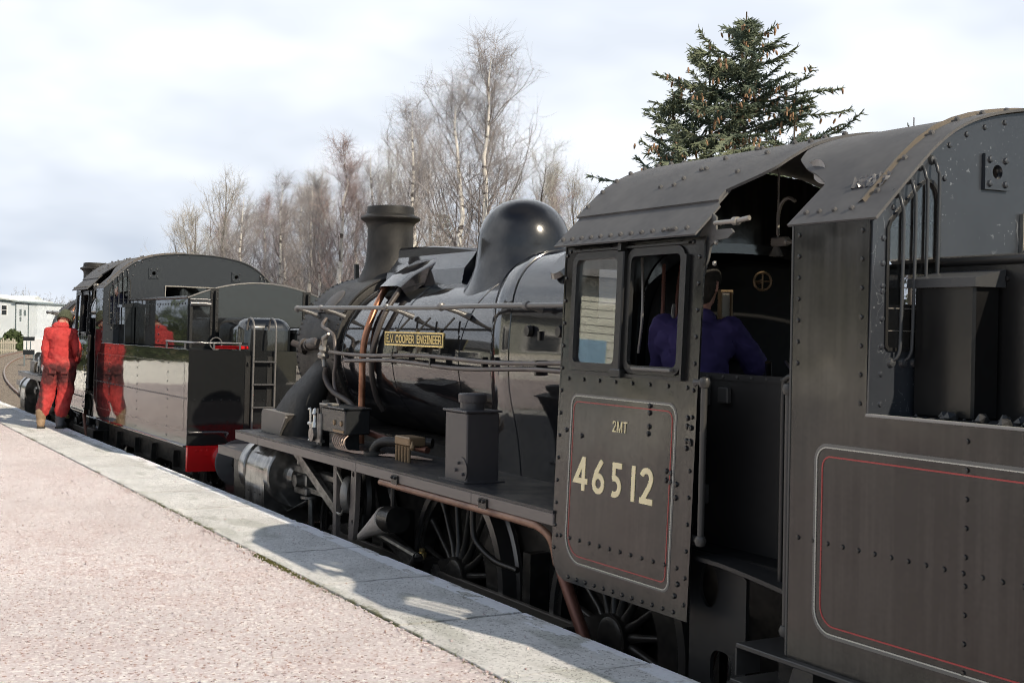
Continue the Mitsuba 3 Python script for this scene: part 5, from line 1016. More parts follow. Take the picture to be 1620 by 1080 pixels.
# driver in the near cab
def f_purple(p, n, uv): return mix((.042, .034, .105), (.072, .058, .165), fbm(p.x * 22, p.y * 22, p.z * 22, 3))
bs('fleece_purple', proc(f_purple), .95, spec=.05, sheen=.5); bs('trousers_dark', (.02, .022, .03), .9); bs('cap_dark', (.022, .020, .018), .8); bs('hair_dark', (.03, .025, .02), .7)
P2 = person('person in a purple fleece and dark cap sitting in the cab of the nearest locomotive')
M2 = frame_of((-5.68, 4.31, .50), (-.62, .78)); C_ = V(0, 0, 0)
sl2, sr2 = V(-.175, .0, 1.10), V(.175, .03, 1.09); el2, er2 = V(-.22, .10, .84), V(.30, .16, .90); wl2, wr2 = V(-.14, .33, .78), V(.24, .42, .92)
core2 = [(V(-.09, 0, .62), .135, V(.09, 0, .62), .135), (V(0, 0, .66), .165, V(0, .0, .98), .165), (V(-.10, .0, 1.02), .115, V(.10, .01, 1.01), .115), (V(-.11, .0, 1.04), .09, sl2, .07), (V(.11, .01, 1.04), .09, sr2, .07), (V(0, .01, 1.06), .10, V(.0, .03, 1.19), .065)]
legs2 = [(V(-.09, 0, .60), .11, V(-.13, .40, .58), .08), (V(-.13, .40, .58), .08, V(-.13, .42, .1), .05), (V(.09, 0, .60), .11, V(.14, .40, .58), .08), (V(.14, .40, .58), .08, V(.14, .42, .1), .05), (V(-.13, .42, .07), .05, V(-.13, .55, .05), .04), (V(.14, .42, .07), .05, V(.14, .55, .05), .04)]
arms2 = [(sl2, .07, el2, .05), (el2, .05, wl2, .036), (sr2, .07, er2, .05), (er2, .05, wr2, .036)]
fw2 = V(.12, .96, -.25); fw2 /= np.linalg.norm(fw2); rt2 = np.cross(fw2, V(0, 0, 1)); rt2 /= np.linalg.norm(rt2); up2 = np.cross(rt2, fw2); hc2 = V(.03, .04, 1.315)
body = blob([(a, r * .86, b, s * .86) for a, r, b, s in core2 + arms2] + legs2 + [(V(0, .03, 1.17), .062, hc2 - up2 * .06, .058)] + head_bones(hc2, up2, fw2, rt2) + hand(-1, wl2 + V(.03, .07, .0), (.2, 1, .1), (.5, 0, -1)) + hand(1, wr2 + V(-.02, .07, .01), (-.1, 1, .2), (-.5, 0, -1)), .012, 6)
scene[P2] = mikit.ply(place(body, M2), 'skin_dark', smooth=60)
t = blob([(a, r * 1.08, b, s * 1.08) for a, r, b, s in core2] + [(sl2, .080, el2, .068), (el2, .068, wl2, .052), (sr2, .080, er2, .070), (er2, .070, wr2, .052), (V(-.05, .01, 1.14), .07, V(.05, .01, 1.14), .07)], .014, 8); folds(t, .05, 7, 5); folds(t, .022, 24, 9)
obj('fleece', place(t, M2), 'fleece_purple', P2, smooth=70)
obj('trousers', place(blob([(a, r * 1.12, b, s * 1.2) for a, r, b, s in legs2[:4]], .02, 6), M2), 'trousers_dark', P2, smooth=60)
t = blob([(hc2 + up2 * .055 - fw2 * .02, .094, hc2 + up2 * .065 + fw2 * .02, .085), (hc2 + up2 * .075 + fw2 * .0, .085, hc2 + up2 * .045 + fw2 * .09, .03)], .012, 4); v = np.array(t.vertices); keep = ((v - hc2) @ up2) > .022; t.update_faces(keep[t.faces].all(1)); t.remove_unreferenced_vertices()
obj('cap', place(t, M2), 'cap_dark', P2, smooth=60)
t = blob([(hc2 - fw2 * .035 + up2 * .01, .086, hc2 - fw2 * .03 - up2 * .045, .066)], .015, 4); obj('hair', place(t, M2), 'hair_dark', P2, smooth=60)

# crewman in the far cab
bs('overall_navy', (.012, .014, .05), .85)
P3 = person('person in dark navy overalls standing in the doorway of the far locomotive')
M3 = frame_of((-19.62, 4.30, .50), (-.95, -.3))
sl3, sr3 = V(-.20, 0, 1.38), V(.20, 0, 1.38); el3, er3 = V(-.25, .05, 1.10), V(.25, .05, 1.10); wl3, wr3 = V(-.22, .10, .86), V(.22, .1, .86)
core3 = [(V(-.09, 0, .90), .125, V(.09, 0, .90), .125), (V(0, 0, .95), .15, V(0, 0, 1.25), .155), (V(-.12, 0, 1.31), .11, V(.12, 0, 1.31), .11), (V(-.13, 0, 1.33), .095, sl3, .07), (V(.13, 0, 1.33), .095, sr3, .07), (V(0, .01, 1.34), .09, V(0, .03, 1.46), .06)]
legs3 = [(V(q * .1, 0, .9), .11, V(q * .11, .02, .5), .075) for q in (-1, 1)] + [(V(q * .11, .02, .5), .075, V(q * .11, 0, .09), .048) for q in (-1, 1)] + [(V(q * .11, 0, .07), .045, V(q * .11, .15, .045), .04) for q in (-1, 1)]
arms3 = [(sl3, .065, el3, .05), (el3, .05, wl3, .035), (sr3, .065, er3, .05), (er3, .05, wr3, .035)]
fw3 = V(-.3, .95, -.15); fw3 /= np.linalg.norm(fw3); rt3 = np.cross(fw3, V(0, 0, 1)); rt3 /= np.linalg.norm(rt3); up3 = np.cross(rt3, fw3); hc3 = V(.0, .05, 1.56)
scene[P3] = mikit.ply(place(blob([(a, r * .93, b, s * .93) for a, r, b, s in core3 + arms3] + legs3 + [(V(0, .03, 1.42), .06, hc3 - up3 * .05, .058)] + head_bones(hc3, up3, fw3, rt3) + hand(-1, wl3 + V(0, .06, -.03), (0, .8, -.5), (1, 0, 0)) + hand(1, wr3 + V(0, .06, -.03), (0, .8, -.5), (-1, 0, 0)), .014, 6), M3), 'skin', smooth=60)
obj('overalls', place(folds(blob([(a, r * 1.05, b, s * 1.05) for a, r, b, s in core3] + [(a, r * 1.25, b, s * 1.35) for a, r, b, s in legs3[:4] + arms3], .02, 6), .03, 9, 2), M3), 'overall_navy', P3, smooth=60)
obj('hair', place(blob([(hc3 + up3 * .035 - fw3 * .02, .086, hc3 + up3 * .055 + fw3 * .02, .078), (hc3 - fw3 * .03, .082, hc3 - fw3 * .03 - up3 * .03, .065)], .02, 4), M3), 'hair_dark', P3, smooth=60)
# ---------------------------------------------------------------- trees
def f_bark(p, n, uv):
    a = fbm(p.x * 5, p.y * 5, p.z * 9, 3); b_ = fbm(p.x * 3, p.y * 3, p.z * 1.1, 3)
    t = dr.clip(smoothstep(.60, .66, a) + smoothstep(.62, .74, b_) * .8, 0, 1); return mix((.74, .71, .66), (.09, .075, .065), t)
bs('bark_birch', proc(f_bark), .8, spec=.2)
for n_, c_ in (('twig_lilac', (.36, .335, .335)), ('twig_red', (.34, .265, .255)), ('twig_grey', (.42, .40, .365)), ('branch_dark', (.19, .165, .155)), ('bark_brown', (.10, .085, .07)), ('thicket_brown', (.33, .305, .275)), ('thicket_red', (.32, .24, .225)), ('thicket_olive', (.33, .32, .28)), ('wood_far', (.34, .33, .33))): bs(n_, c_, .9, spec=.1)

def tree_mesh(h, seed, kind):
    r = np.random.default_rng(seed); T0, B0, W0 = [], [], []
    fork = 2 if kind == 'birch_fork' else 1
    spread = {'birch': .34, 'birch_fork': .44, 'red': .31, 'grey': .50}[kind]; dens = {'birch': 1., 'birch_fork': 1.15, 'red': 1.1, 'grey': 1.0}[kind]
    trunks = []
    for q in range(fork):
        n = 16; z = np.linspace(0, h * (1 - .13 * q), n); a = r.uniform(0, 6.28); sway = np.cumsum(r.normal(0, .012 * h, (n, 2)), 0) * .4
        off = V(math.cos(a), math.sin(a)) * (z[:, None] / h) * h * (.06 if q else .03); p = np.column_stack([off + sway, z]); rad = np.interp(z / h, [0, .5, .85, 1], [.016, .0095, .0035, .0012]) * h * (1 - .2 * q)
        T0 += list(zip(p[:-1], p[1:], rad[:-1], rad[1:])); trunks.append((p, rad))
    def grow(p0, d, L, r0, depth, store, nseg):
        pts, p = [p0], p0.copy(); d = d / np.linalg.norm(d)
        for i in range(nseg):
            up = .16 if depth < 2 else (-.14 if kind != 'grey' else .02); d = d + r.normal(0, .13 + .04 * depth, 3) + V(0, 0, up); d /= np.linalg.norm(d); p = p + d * L / nseg; pts.append(p)
        pts = np.array(pts); rr = np.linspace(r0, r0 * .35, nseg + 1); store += list(zip(pts[:-1], pts[1:], rr[:-1], rr[1:])); return pts
    for p, rad in trunks:
        for i in range(int((44 if kind != 'grey' else 38) * dens / (1 if fork == 1 else 1.35))):
            t = r.uniform(.16 if kind == 'grey' else .24, .97) ** .9; k = t * 15; i0 = min(int(k), 14); q = p[i0] + (p[i0 + 1] - p[i0]) * (k - i0)
            a = r.uniform(0, 6.28); el = math.radians(r.uniform(32, 62)); L = h * spread * (1.12 - t) ** .75 * r.uniform(.6, 1.15); R0 = min(.55 * np.interp(t * 15, range(16), rad), .0062 * L + .003)
            b = grow(q, V(math.cos(a) * math.cos(el), math.sin(a) * math.cos(el), math.sin(el)), L, R0, 0, B0, 7)
            for j in range(int(9 * dens)):
                u = r.uniform(.2, 1.); k = u * 7; i1 = min(int(k), 6); q1 = b[i1] + (b[i1 + 1] - b[i1]) * (k - i1); d = b[i1 + 1] - b[i1]; d = d / np.linalg.norm(d) + r.normal(0, .55, 3)
                s = grow(q1, d, L * .42 * r.uniform(.5, 1.1), R0 * .36 + .0015, 1, W0, 4)
                for m in range(7):
                    k = r.uniform(.5, 4); i2 = min(int(k), 3); q2 = s[i2] + (s[i2 + 1] - s[i2]) * (k - i2); d = s[i2 + 1] - s[i2]; d = d / np.linalg.norm(d) + r.normal(0, .6, 3)
                    grow(q2, d, r.uniform(.22, .6), .0032, 2, W0, 2)
    un = lambda S: [np.array(x) for x in zip(*S)]
    a = un(T0); v1 = MB().add(*prisms(*a, 8)); bb = un(B0); v2 = MB().add(*prisms(*bb, 4)); w = un(W0); v3 = MB().add(*prisms(*w, 3)); return v1, v2, v3
protos = {}
def proto(kind, i):
    if (kind, i) not in protos:
        a, b, c = tree_mesh(9.0, 50 + i * 7 + len(kind), kind); bark = 'bark_birch' if kind != 'grey' else 'bark_brown'; tw = {'birch': 'twig_lilac', 'birch_fork': 'twig_lilac', 'red': 'twig_red', 'grey': 'twig_grey'}[kind]
        protos[kind, i] = (mikit.ply(a.mesh(), bark, smooth=50), mikit.ply(b.mesh(), 'branch_dark', smooth=False), mikit.ply(c.mesh(), tw, smooth=False))
    return protos[kind, i]
TREES = [(-29.36, 15.12, 9.75, 'birch_fork', 0, 0, 'tallest bare birch with white trunk, just left of the dome'), (-29.89, 16.21, 8.7, 'birch', 1, 40, 'second tall bare birch, its trunk directly behind the dome'), (-34.69, 15.82, 9.2, 'birch', 2, 0, 'tall slim bare birch right behind the chimney of the nearest engine'),
    (-36.35, 16.94, 9.0, 'birch', 1, 120, 'bare birch with thin white trunk between the chimney and the feed cover'), (-37.09, 15.62, 8.1, 'birch', 0, 200, 'bare birch whose white trunk meets the left side of the chimney'), (-34.80, 13.56, 7.9, 'red', 0, 0, 'reddish bare tree with twin pale stems left of the chimney'),
    (-35.87, 13.70, 6.9, 'birch', 2, 90, 'bare birch with leaning speckled trunk above the smokebox'), (-38.96, 14.31, 7.3, 'birch', 0, 60, 'small bare birch with a kinked white trunk left of the smokebox'), (-40.19, 14.16, 7.1, 'birch', 1, 200, 'small bare birch above the right end of the far tender'), (-38.53, 13.04, 7.2, 'birch', 2, 260, 'bare birch with bright straight trunk above the far tender'),
    (-42.58, 13.99, 7.0, 'red', 0, 100, 'reddish bare tree above the middle of the far tender'), (-41.90, 13.14, 7.0, 'birch', 0, 310, 'thin leaning birch above the far cab roof'), (-44.36, 12.85, 7.7, 'grey', 0, 0, 'wide grey bare tree at the left end of the wood'), (-49.74, 13.47, 6.6, 'grey', 1, 80, 'low grey bare tree leftmost in the wood, fading into the sky'),
    (-46.06, 13.90, 6.6, 'red', 0, 210, 'low reddish bare tree behind the far cab roof'), (-44.78, 18.25, 7.8, 'red', 0, 300, 'reddish bare tree just behind the left rim of the chimney'), (-46.06, 20.07, 9.0, 'grey', 1, 0, 'grey bare tree behind the chimney'), (-41.50, 20.03, 8.7, 'grey', 0, 140, 'grey bare tree between chimney and dome'),
    (-38.02, 22.16, 8.4, 'grey', 1, 220, 'grey bare tree behind the dome'), (-41.34, 24.42, 8.2, 'red', 0, 40, 'reddish bare tree just over the top of the dome'), (-42.56, 26.36, 8.5, 'grey', 0, 250, 'pale bare tree right of the dome'), (-43.95, 27.97, 7.6, 'grey', 1, 320, 'small pale bare tree touching the front of the nearest cab roof'),
    (-47.9, 13.3, 7.0, 'grey', 0, 120, 'round grey bare tree between the two leftmost trees of the wood'), (-40.6, 15.2, 7.4, 'grey', 1, 20, 'grey bare tree filling the gap above the far tender'), (-43.4, 13.4, 6.6, 'grey', 1, 260, 'low grey bare tree over the right slope of the far cab roof'),
    (-46.94, 16.44, 7.1, 'red', 0, 170, 'reddish bare tree low behind the far tender'), (-49.26, 18.44, 8.0, 'grey', 1, 180, 'grey bare tree deep in the wood left of the smokebox')]
for x, y, h, kind, i, rot, lab in TREES:
    k = thing({'birch': 'birch_tree', 'birch_fork': 'birch_tree', 'red': 'red_twigged_tree', 'grey': 'bare_tree'}[kind], lab, 'tree', 'bare trees behind the trains'); s = h / 9.0; M = TF().translate([x, y, -1.25]).rotate([0, 0, 1], rot).scale([s * 1.0, s * 1.0, s])
    for nm, d in zip(('trunk', 'branches', 'twigs'), proto(kind, i)):
        scene[k + '__' + nm] = {**d, 'to_world': M}
        if nm != 'trunk': tag(k + '__' + nm, kind='stuff')
# undergrowth
def thicket(name, mat, P, hmin, hmax, n, seed, lab, rad=.008):
    r = np.random.default_rng(seed); S = []; P = np.array(P, float)
    for i in range(n):
        u = r.uniform(0, len(P) - 1); k = min(int(u), len(P) - 2); c = P[k] + (P[k + 1] - P[k]) * (u - k) + r.normal(0, 1.1, 2); h = r.uniform(hmin, hmax) * (.75 + .5 * meshkit.noise(V(c[0] * .35, c[1] * .35, seed)))
        p = V(c[0], c[1], -1.25); d = V(*r.normal(0, .22, 2), 1); nseg = 5; pts = [p]
        for j in range(nseg): d = d + r.normal(0, .16, 3); d /= np.linalg.norm(d); p = p + d * h / nseg; pts.append(p)
        for j in range(nseg): S.append((pts[j], pts[j + 1], rad * (1.2 - .18 * j), rad * (1.2 - .18 * (j + 1))))
        for m in range(16):
            j = r.integers(1, nseg + 1); q = pts[j] - (pts[j] - pts[j - 1]) * r.random(); dd = V(*r.normal(0, .7, 2), r.uniform(.2, 1.1)); L = r.uniform(.25, .8); q2 = q + dd / np.linalg.norm(dd) * L; S.append((q, q2, rad * .55, rad * .2))
            for w in range(2): e = dd + r.normal(0, .5, 3); s0 = q + (q2 - q) * r.uniform(.3, .9); S.append((s0, s0 + e / np.linalg.norm(e) * L * .5, rad * .4, rad * .15))
    a = [np.array(x) for x in zip(*S)]; obj(name, MB().add(*prisms(*a, 3)), mat, smooth=False, kind='stuff', label=lab)
thicket('thicket', 'thicket_brown', [(-50, 14.3), (-44, 14.6), (-40, 16), (-38, 18.5), (-38, 22), (-40, 27)], 2.8, 5.4, 850, 1, 'brown tangle of leafless undergrowth below the birches')
thicket('red_thicket', 'thicket_red', [(-52, 13.6), (-46, 12.8), (-41, 13.6), (-40, 15)], 2.6, 4.8, 480, 2, 'dark reddish leafless scrub behind the far tender')
thicket('olive_thicket', 'thicket_olive', [(-42, 14), (-38, 15.5), (-36, 17.5), (-37, 22), (-41, 28)], 2.2, 4.4, 420, 3, 'olive grey scrub between the trunks')
thicket('far_wood', 'wood_far', [(-72, 22), (-66, 25), (-62, 29), (-60, 35), (-60, 42), (-60, 50)], 5.0, 8.2, 900, 4, 'far leafless wood closing the view behind the trees', .018)

def conifer(h, seed, rtop, leaders, twig_r, ntw, dens=1.):
    r = np.random.default_rng(seed); B, Tw, cones = [], [], []; trunk = []
    for lx, ly, hz, sc in leaders:
        base = V(0, 0, h * .35) if (lx or ly) else V(0, 0, 0); top = V(lx, ly, hz); mid = base + (top - base) * .5 + V(lx, ly, 0) * .35
        P = smooth_path([base, mid, top], 6); R = np.linspace(.10 * sc, .012, len(P)); trunk += list(zip(P[:-1], P[1:], R[:-1], R[1:]))
        nw = int(76 * sc * dens)
        for i in range(nw):
            t = ((i + r.random()) / nw) ** 1.0; dz = .25 + t * (hz - h * .30); k = np.clip(1 - dz / (hz - base[2] + 1e-6), 0, 1) * (len(P) - 1); i0 = min(int(k), len(P) - 2); q0 = P[i0] + (P[i0 + 1] - P[i0]) * (k - i0)
            for j in range(r.integers(3, 5)):
                a = r.uniform(0, 6.28); L = min((.16 + rtop * dz) * (r.uniform(.35, 1.0) if r.random() < .8 else r.uniform(1.0, 1.35)), 3.0 * max(sc, .55)); d = V(math.cos(a), math.sin(a), r.uniform(.25, .95) if dz < 2.2 else r.uniform(-.15, .55)); pts = [q0]; p = q0.copy(); n = max(4, int(L / .16))
                for m in range(n): d = d + V(0, 0, -.10 + .16 * m / n) + r.normal(0, .10, 3); d /= np.linalg.norm(d); p = p + d * L / n; pts.append(p)
                pts = np.array(pts); rr = np.linspace(.006 + .006 * L, .004, n + 1); B += list(zip(pts[:-1], pts[1:], rr[:-1], rr[1:]))
                if L > .5 and dz < 2.8 and r.random() < .55:
                    for m in range(r.integers(2, 9)): i1 = r.integers(max(1, n // 2), n + 1); cones.append(pts[i1] + r.normal(0, .05, 3) + V(0, 0, -.05))
                for m in range(n):
                    for w in range(int(ntw * (1 if m > n * .2 else .4))):
                        q = pts[m] + (pts[m + 1] - pts[m]) * r.random(); side = np.cross(d, V(0, 0, 1)); side /= np.linalg.norm(side) + 1e-9; e = d * r.uniform(.4, 1.) + side * r.choice([-1, 1]) * r.uniform(.3, 1.) + V(0, 0, r.uniform(-.75, .35)); e /= np.linalg.norm(e); l = r.uniform(.09, .24) * (1 - .35 * m / n)
                        Tw.append((q, q + e * l, twig_r * r.uniform(.7, 1.2), twig_r * .25))
                        if r.random() < .6: e2 = e + r.normal(0, .5, 3); e2 /= np.linalg.norm(e2); Tw.append((q + e * l * .5, q + e * l * .5 + e2 * l * .6, twig_r * .8, twig_r * .2))
    return trunk, B, Tw, cones
def f_needle(p, n, uv):
    a = fbm(p.x * 1.3, p.y * 1.3, p.z * 1.3, 3); b_ = noise(p.x * 9, p.y * 9, p.z * 9)
    return mix(mix((.085, .120, .09), (.21, .235, .14), smoothstep(.35, .65, a)), (.14, .18, .155), b_ * .6)
bs('spruce_needles', proc(f_needle), .75, spec=.25); bs('spruce_cones', (.30, .18, .105), .8); bs('pine_needles', (.045, .062, .034), .8)
def put_conifer(name, lab, pos, args, needles='spruce_needles', rot=0, group=None, seed=1):
    trunk, B, Tw, cones = conifer(*args); un = lambda S: [np.array(x) for x in zip(*S)]; k = thing(name, lab, 'tree', group); c, s = math.cos(rot), math.sin(rot); Rm = np.array([[c, s, 0], [-s, c, 0], [0, 0, 1]]); W = lambda v: v @ Rm + V(*pos)
    obj('trunk', MB().add(*prisms(*un(trunk), 8)).move(W), 'bark_brown', k); obj('branches', MB().add(*prisms(*un(B), 4)).move(W), 'bark_brown', k, smooth=False)
    obj('needles', MB().add(*prisms(*un(Tw), 3)).move(W), needles, k, smooth=False)
    if cones and name == 'spruce_tree':
        r = np.random.default_rng(9); m = MB(); pr = np.array([(0, .05), (.016, .035), (.022, .0), (.016, -.04), (0, -.055)])
        for q in cones: m.lathe([(a * r.uniform(.9, 1.2), b_ * r.uniform(.9, 1.3)) for a, b_ in pr], q, (r.normal(0, .25), r.normal(0, .25), 1), 6)
        obj('cones', m.move(W), 'spruce_cones', k, kind='stuff', smooth=50)
RT, FW = V(.487, .873, 0), V(-.873, .487, 0)
L2 = RT * -.66 + FW * .1
put_conifer('spruce_tree', 'large green spruce hung with brown cones, rising behind the nearest cab roof', (-18.97, 15.44, -1.25), (8.75, 11, .77, [(0, 0, 8.75, 1.), (L2[0], L2[1], 8.25, .5), (RT[0] * .95, RT[1] * .95, 7.45, .36), (RT[0] * -1.35, RT[1] * -1.35, 7.3, .36)], .0165, 12.0))
put_conifer('pine_tree', 'tip of a pine just showing over the tender roof', (-20.28, 21.14, -1.25), (7.5, 12, .45, [(0, 0, 7.5, 1.)], .02, 1.6, .5), 'pine_needles')
put_conifer('dark_pine', 'dark green pine half hidden in the wood between chimney and dome', (-47.5, 23.2, -1.25), (7.6, 15, .42, [(0, 0, 7.6, 1.)], .03, 2.2, .8), 'pine_needles')

# ---------------------------------------------------------------- far left: buildings, fence, boards
def f_clap(p, n, uv): return C3(.68, .73, .77) - C3(.06) * fbm(p.x * .8, p.y * .8, p.z * 2, 3)
bs('white_wall', proc(f_clap), .6); bs('trim_grey', (.16, .20, .21), .6); bs('roof_light', (.62, .66, .66), .5); bs('pane_dark', (.03, .035, .04), .1); bs('hedge_green', (.06, .085, .03), .9); bs('post_pale', (.50, .46, .38), .8); bs('white_board', (.80, .80, .80), .5); bs('yellow_panel', (.75, .66, .12), .6); bs('pale_render', (.60, .47, .40), .8)
def local(o, ang): 
    c, s = math.cos(ang), math.sin(ang); return lambda v: np.stack([o[0] + v[:, 0] * c - v[:, 1] * s, o[1] + v[:, 0] * s + v[:, 1] * c, v[:, 2]], 1)
AN = math.atan2(.873, .487)
k = thing('white_building', 'long white boarded building with grey trim at the left edge', 'building')
W = local((-127.9, 16.9), AN)
obj('wall', MB().box(-8, 1.58, 0, 9, -1.3, 3.35).xz(Polygon([(-8, 3.35), (1.58, 3.35), (-3.2, 3.9)]), 0, .2).move(W), 'white_wall', k, smooth=False)
W2 = local((-127.1, 18.3), AN)
obj('wall', MB().box(.02, 1.95, -.12, 7, -1.3, 3.05).move(W2), 'white_wall', k, smooth=False)
obj('roof', MB().prism(Polygon([(-8.3, 3.28), (-3.2, 3.95), (1.75, 3.28), (1.75, 3.40), (-3.2, 4.07), (-8.3, 3.40)]), (0, 9.2, 0), (1, 0, 0), (0, 0, 1), 9.5).move(W), 'roof_light', k, smooth=False)
obj('roof', MB().prism(Polygon([(-.2, 3.2), (2.1, 3.05), (2.1, 3.15), (-.2, 3.35)]), (0, 7.2, 0), (1, 0, 0), (0, 0, 1), 7.5).move(W2), 'trim_grey', k, smooth=False)
obj('corner_trim', MB().box(1.5, 1.62, -.05, -.001, -1.3, 3.3).box(-8, 1.6, -.06, -.001, 3.22, 3.36).move(W), 'trim_grey', k); obj('corner_trim', MB().box(1.12, 1.2, -.16, -.121, -1.3, 3.05).move(W2), 'trim_grey', k)
for u0, u1, z0, z1, w in ((.26, .70, 2.05, 2.88, W), (-.5, -.12, 2.05, 2.88, W)):
    f = obj('window', MB().box(u0 - .05, u1 + .05, -.04, -.001, z0 - .05, z1 + .05).move(w), 'white_board', k); obj('pane', MB().box(u0, u1, -.06, -.041, z0, z1).move(w), 'pane_dark', f); obj('sash_bar', MB().box(u0, u1, -.07, -.061, (z0 + z1) / 2 - .03, (z0 + z1) / 2 + .03).move(w), 'white_board', f)
for u0, u1, z0, z1 in ((.32, .52, 1.95, 2.55), (.72, .92, 1.95, 2.5), (.34, .50, 1.45, 1.85)):
    f = obj('window', MB().box(u0, u1, -.15, -.121, z0, z1).move(W2), 'trim_grey', k)
k = thing('pale_house', 'white roofed house behind the long white building', 'building'); W3 = local((-140, 20.4), AN)
obj('wall', MB().box(-2.5, .7, 0, 6, -1.3, 3.3).move(W3), 'white_wall', k); obj('roof', MB().prism(Polygon([(0, 3.25), (3, 4.1), (6.2, 3.25)]), (-2.6, 0, 0), (0, 1, 0), (0, 0, 1), 3.4).move(W3), 'roof_light', k, smooth=False)
for x, y, w_, h_, lab, nm in ((-190, 31.6, 1.5, 3.3, 'tiny white house in the distance beside the green beanie', 'far_house'), (-206, 36.2, 1.7, 4.0, 'tiny pale house farthest down the line', 'far_house')):
    k = thing(nm, lab, 'house', 'tiny houses far down the line'); W4 = local((x, y), AN); obj('wall', MB().box(-w_ / 2, w_ / 2, 0, 6, -1.3, h_ * .62).move(W4), 'white_wall', k); obj('roof', MB().prism(Polygon([(-.3, h_ * .62), (3, h_), (6.3, h_ * .62)]), (-w_ / 2 - .2, 0, 0), (0, 1, 0), (0, 0, 1), w_ + .4).move(W4), 'roof_light', k, smooth=False)
r = np.random.default_rng(31)
def bush(name, lab, c, sx, sy, sz, mat, n, size, seed, cat='bush'):
    r = np.random.default_rng(seed); d = r.normal(size=(n, 3)); d /= np.linalg.norm(d, axis=1)[:, None]; q = d * r.uniform(.55, 1.05, (n, 1)) * [sx, sy, sz]; q[:, 2] = np.abs(q[:, 2]); q += c
    a = r.normal(size=(n, 3)) * size; b_ = r.normal(size=(n, 3)) * size; v = np.stack([q - a, q + a, q + b_], 1).reshape(-1, 3)
    k = thing(name, lab, cat); obj('leaves', (v, np.arange(3 * n).reshape(-1, 3)), mat, k, smooth=False)
    S = [(V(c[0], c[1], c[2]), V(c[0], c[1], c[2]) + V(*r.normal(0, .4, 2), sz * .7), .04, .01) for i in range(9)]; obj('stems', MB().add(*prisms(*[np.array(x) for x in zip(*S)], 4)), 'bark_brown', k)
bush('hedge', 'dark green clipped hedge in front of the white building', (-116.5, 16.5, -1.3), 1.3, 1.1, 2.0, 'hedge_green', 2600, .12, 3, 'hedge')
bush('low_bush', 'low green bush behind the pale fence at the left edge', (-104, 12.7, -1.3), 1.1, 1.1, 1.3, 'hedge_green', 1800, .10, 4)
fn = thing('lineside_fence', 'pale weathered wooden lineside fence at the left edge', 'fence')
for i in range(16):
    u = -1.2 + i * .155; W5 = local((-112.0, 14.9), AN); b = MB().box(u, u + .09, 0, .04, -1.3, .0 + .1 * math.sin(i * 2.3)); obj('picket', b.move(W5), 'post_pale', fn)
obj('rail', MB().box(-1.2, 1.35, .041, .09, -.35, -.22).box(-1.2, 1.35, .041, .09, -.95, -.82).move(W5), 'post_pale', fn)
k = thing('trackside_board', 'white and black slatted trackside board on short legs', 'sign'); W6 = local((-78.2, 11.95), AN)
obj('board', MB().box(-.32, .32, 0, .05, -.25, .50).move(W6), 'white_board', k); obj('black_panel', MB().box(-.33, .33, -.012, -.001, -.40, -.12).box(-.33, .33, -.012, -.001, .40, .62).move(W6), 'pane_dark', k)
obj('slat', MB().box(-.16, -.10, -.014, -.001, -.1, .38).move(W6), 'trim_grey', k); obj('slat', MB().box(.06, .12, -.014, -.001, -.1, .38).move(W6), 'trim_grey', k)
obj('leg', MB().box(-.30, -.24, .0, .05, -1.05, -.25).move(W6), 'trim_grey', k); obj('leg', MB().box(.24, .30, .0, .05, -1.05, -.25).move(W6), 'trim_grey', k)
k = thing('white_trailer', 'plain white box trailer parked beyond the track, left of the far engine', 'trailer'); W7 = local((-89.4, 13.95), AN)
obj('body', MB().box(0, 1.5, 0, 3.2, -.75, .40, .05).move(W7), 'white_board', k, smooth=25)
for u in (.35, 1.15): obj('wheel', MB().cyl((u, -.02, -.78), (u, .2, -.78), .27, n=18).move(W7), 'pane_dark', k)
k = thing('yellow_hoarding', 'faded yellow hoarding beyond the track beside the white building', 'hoarding'); W8 = local((-150, 25.2), AN)
obj('panel', MB().box(-.9, .7, 0, .1, .8, 2.0).move(W8), 'yellow_panel', k); obj('post', MB().box(-.8, -.7, .1, .2, -1.3, 2.0).box(.5, .6, .1, .2, -1.3, 2.0).move(W8), 'trim_grey', k)
thicket('distant_trees', 'wood_far', [(-260, 36), (-250, 46), (-240, 62), (-235, 80)], 5., 8.5, 500, 8, 'hazy leafless trees on the skyline at the left', .05)

for i, (y, h) in enumerate(((0., 2.6), (-5.5, 3.4), (-11., 2.8), (-17., 3.6), (-24., 3.0))):
    bush('evergreen_bush', 'dark evergreen bush behind the pale yard, outside the picture, %s from the railway' % ('nearest', 'second', 'third', 'fourth', 'farthest')[i], (-67.5 - i % 2, y, -1.3), 1.6, 3.4, h + 1.3, 'hedge_green', 2200, .16, 40 + i)
    tag('evergreen_bush' + ('_%03d' % i if i else ''), group='evergreen bushes behind the yard')
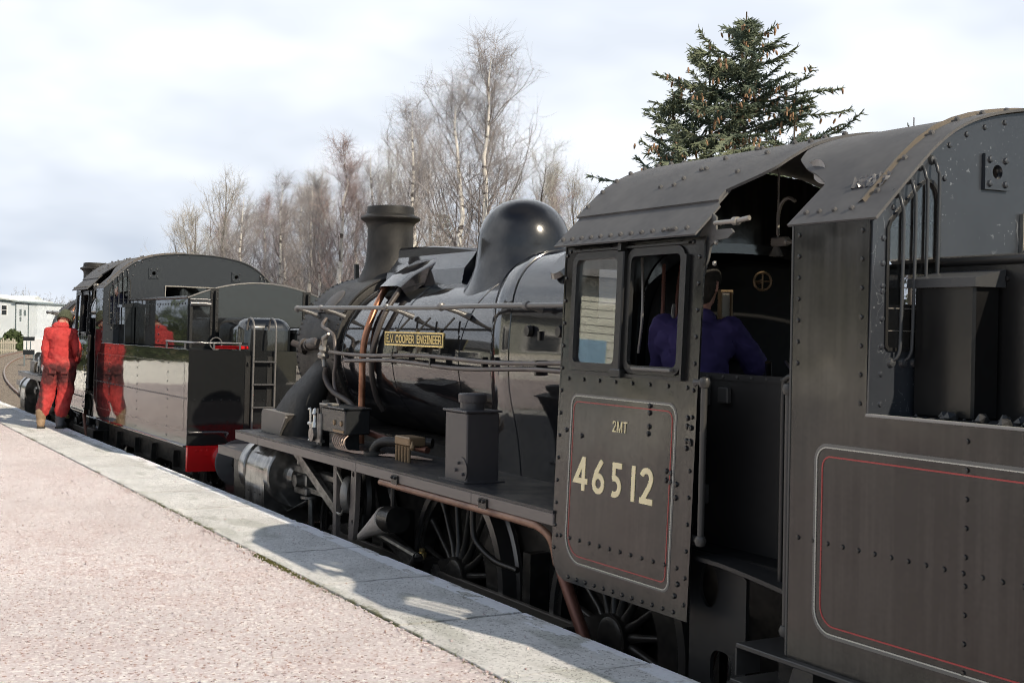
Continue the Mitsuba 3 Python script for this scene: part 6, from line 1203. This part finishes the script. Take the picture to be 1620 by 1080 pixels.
# ---------------------------------------------------------------- the station behind the camera (mirrored in the paintwork and the cab window; turned to the sun to brighten that reflection)
def f_cream(p, n, uv): return mix((.74, .72, .64), (.82, .80, .72), fbm(p.x * 2, p.z * 3, 1., 3))
bs('cream_wall', proc(f_cream), .6); bs('board_grey', (.36, .38, .34), .7); bs('slate_roof', (.11, .115, .12), .6); bs('blue_door', (.13, .23, .33), .4)
k = thing('station_building', 'grey boarded station building with cream base, behind the camera', 'building'); WS = local((-19.5, -5.2), -1.20)
X0, X1 = -5.5, 14.
obj('lower_wall', MB().box(X0, X1, -6, 0, -.02, 1.2).move(WS), 'cream_wall', k)
bd = MB()
for i in range(14): z = 1.2 + i * .14; bd.prism(Polygon([(-.1, z), (.030, z), (.004, z + .14), (-.1, z + .14)]), (X0, 0, 0), (0, 1, 0), (0, 0, 1), X1 - X0)
obj('boarding', bd.box(X0, X1, -6, -.1, 1.2, 3.25).move(WS), 'board_grey', k)
obj('roof', MB().prism(Polygon([(.5, 3.15), (-3, 4.8), (-6.5, 3.15), (-6.5, 3.27), (-3, 4.95), (.5, 3.27)]), (X0 - .5, 0, 0), (0, 1, 0), (0, 0, 1), X1 - X0 + 1).move(WS), 'slate_roof', k, smooth=False)
for x in (-4.6, -2.9, 3.2, 6., 9.5):
    f = obj('window', MB().box(x, x + 1.0, .031, .06, 1.35, 2.6).move(WS), 'white_board', k); obj('pane', MB().box(x + .08, x + .92, .061, .07, 1.43, 2.52).move(WS), 'pane_dark', f)
obj('door', MB().box(-.9, .0, .031, .06, 0., 2.05).move(WS), 'blue_door', k)
fn = thing('picket_fence', 'white picket fence before the station building behind the camera', 'fence'); b = MB()
for x in np.arange(-5.5, 14, .15): b.prism(Polygon([(x, 0), (x + .10, 0), (x + .10, .92), (x + .05, 1.02), (x, .92)]), (0, .8, 0), (1, 0, 0), (0, 0, 1), .025)
obj('picket', b.move(WS), 'white_board', fn, kind='stuff', smooth=False); obj('rail', MB().box(-5.5, 14, .74, .774, .25, .32).box(-5.5, 14, .74, .774, .65, .72).move(WS), 'white_board', fn)
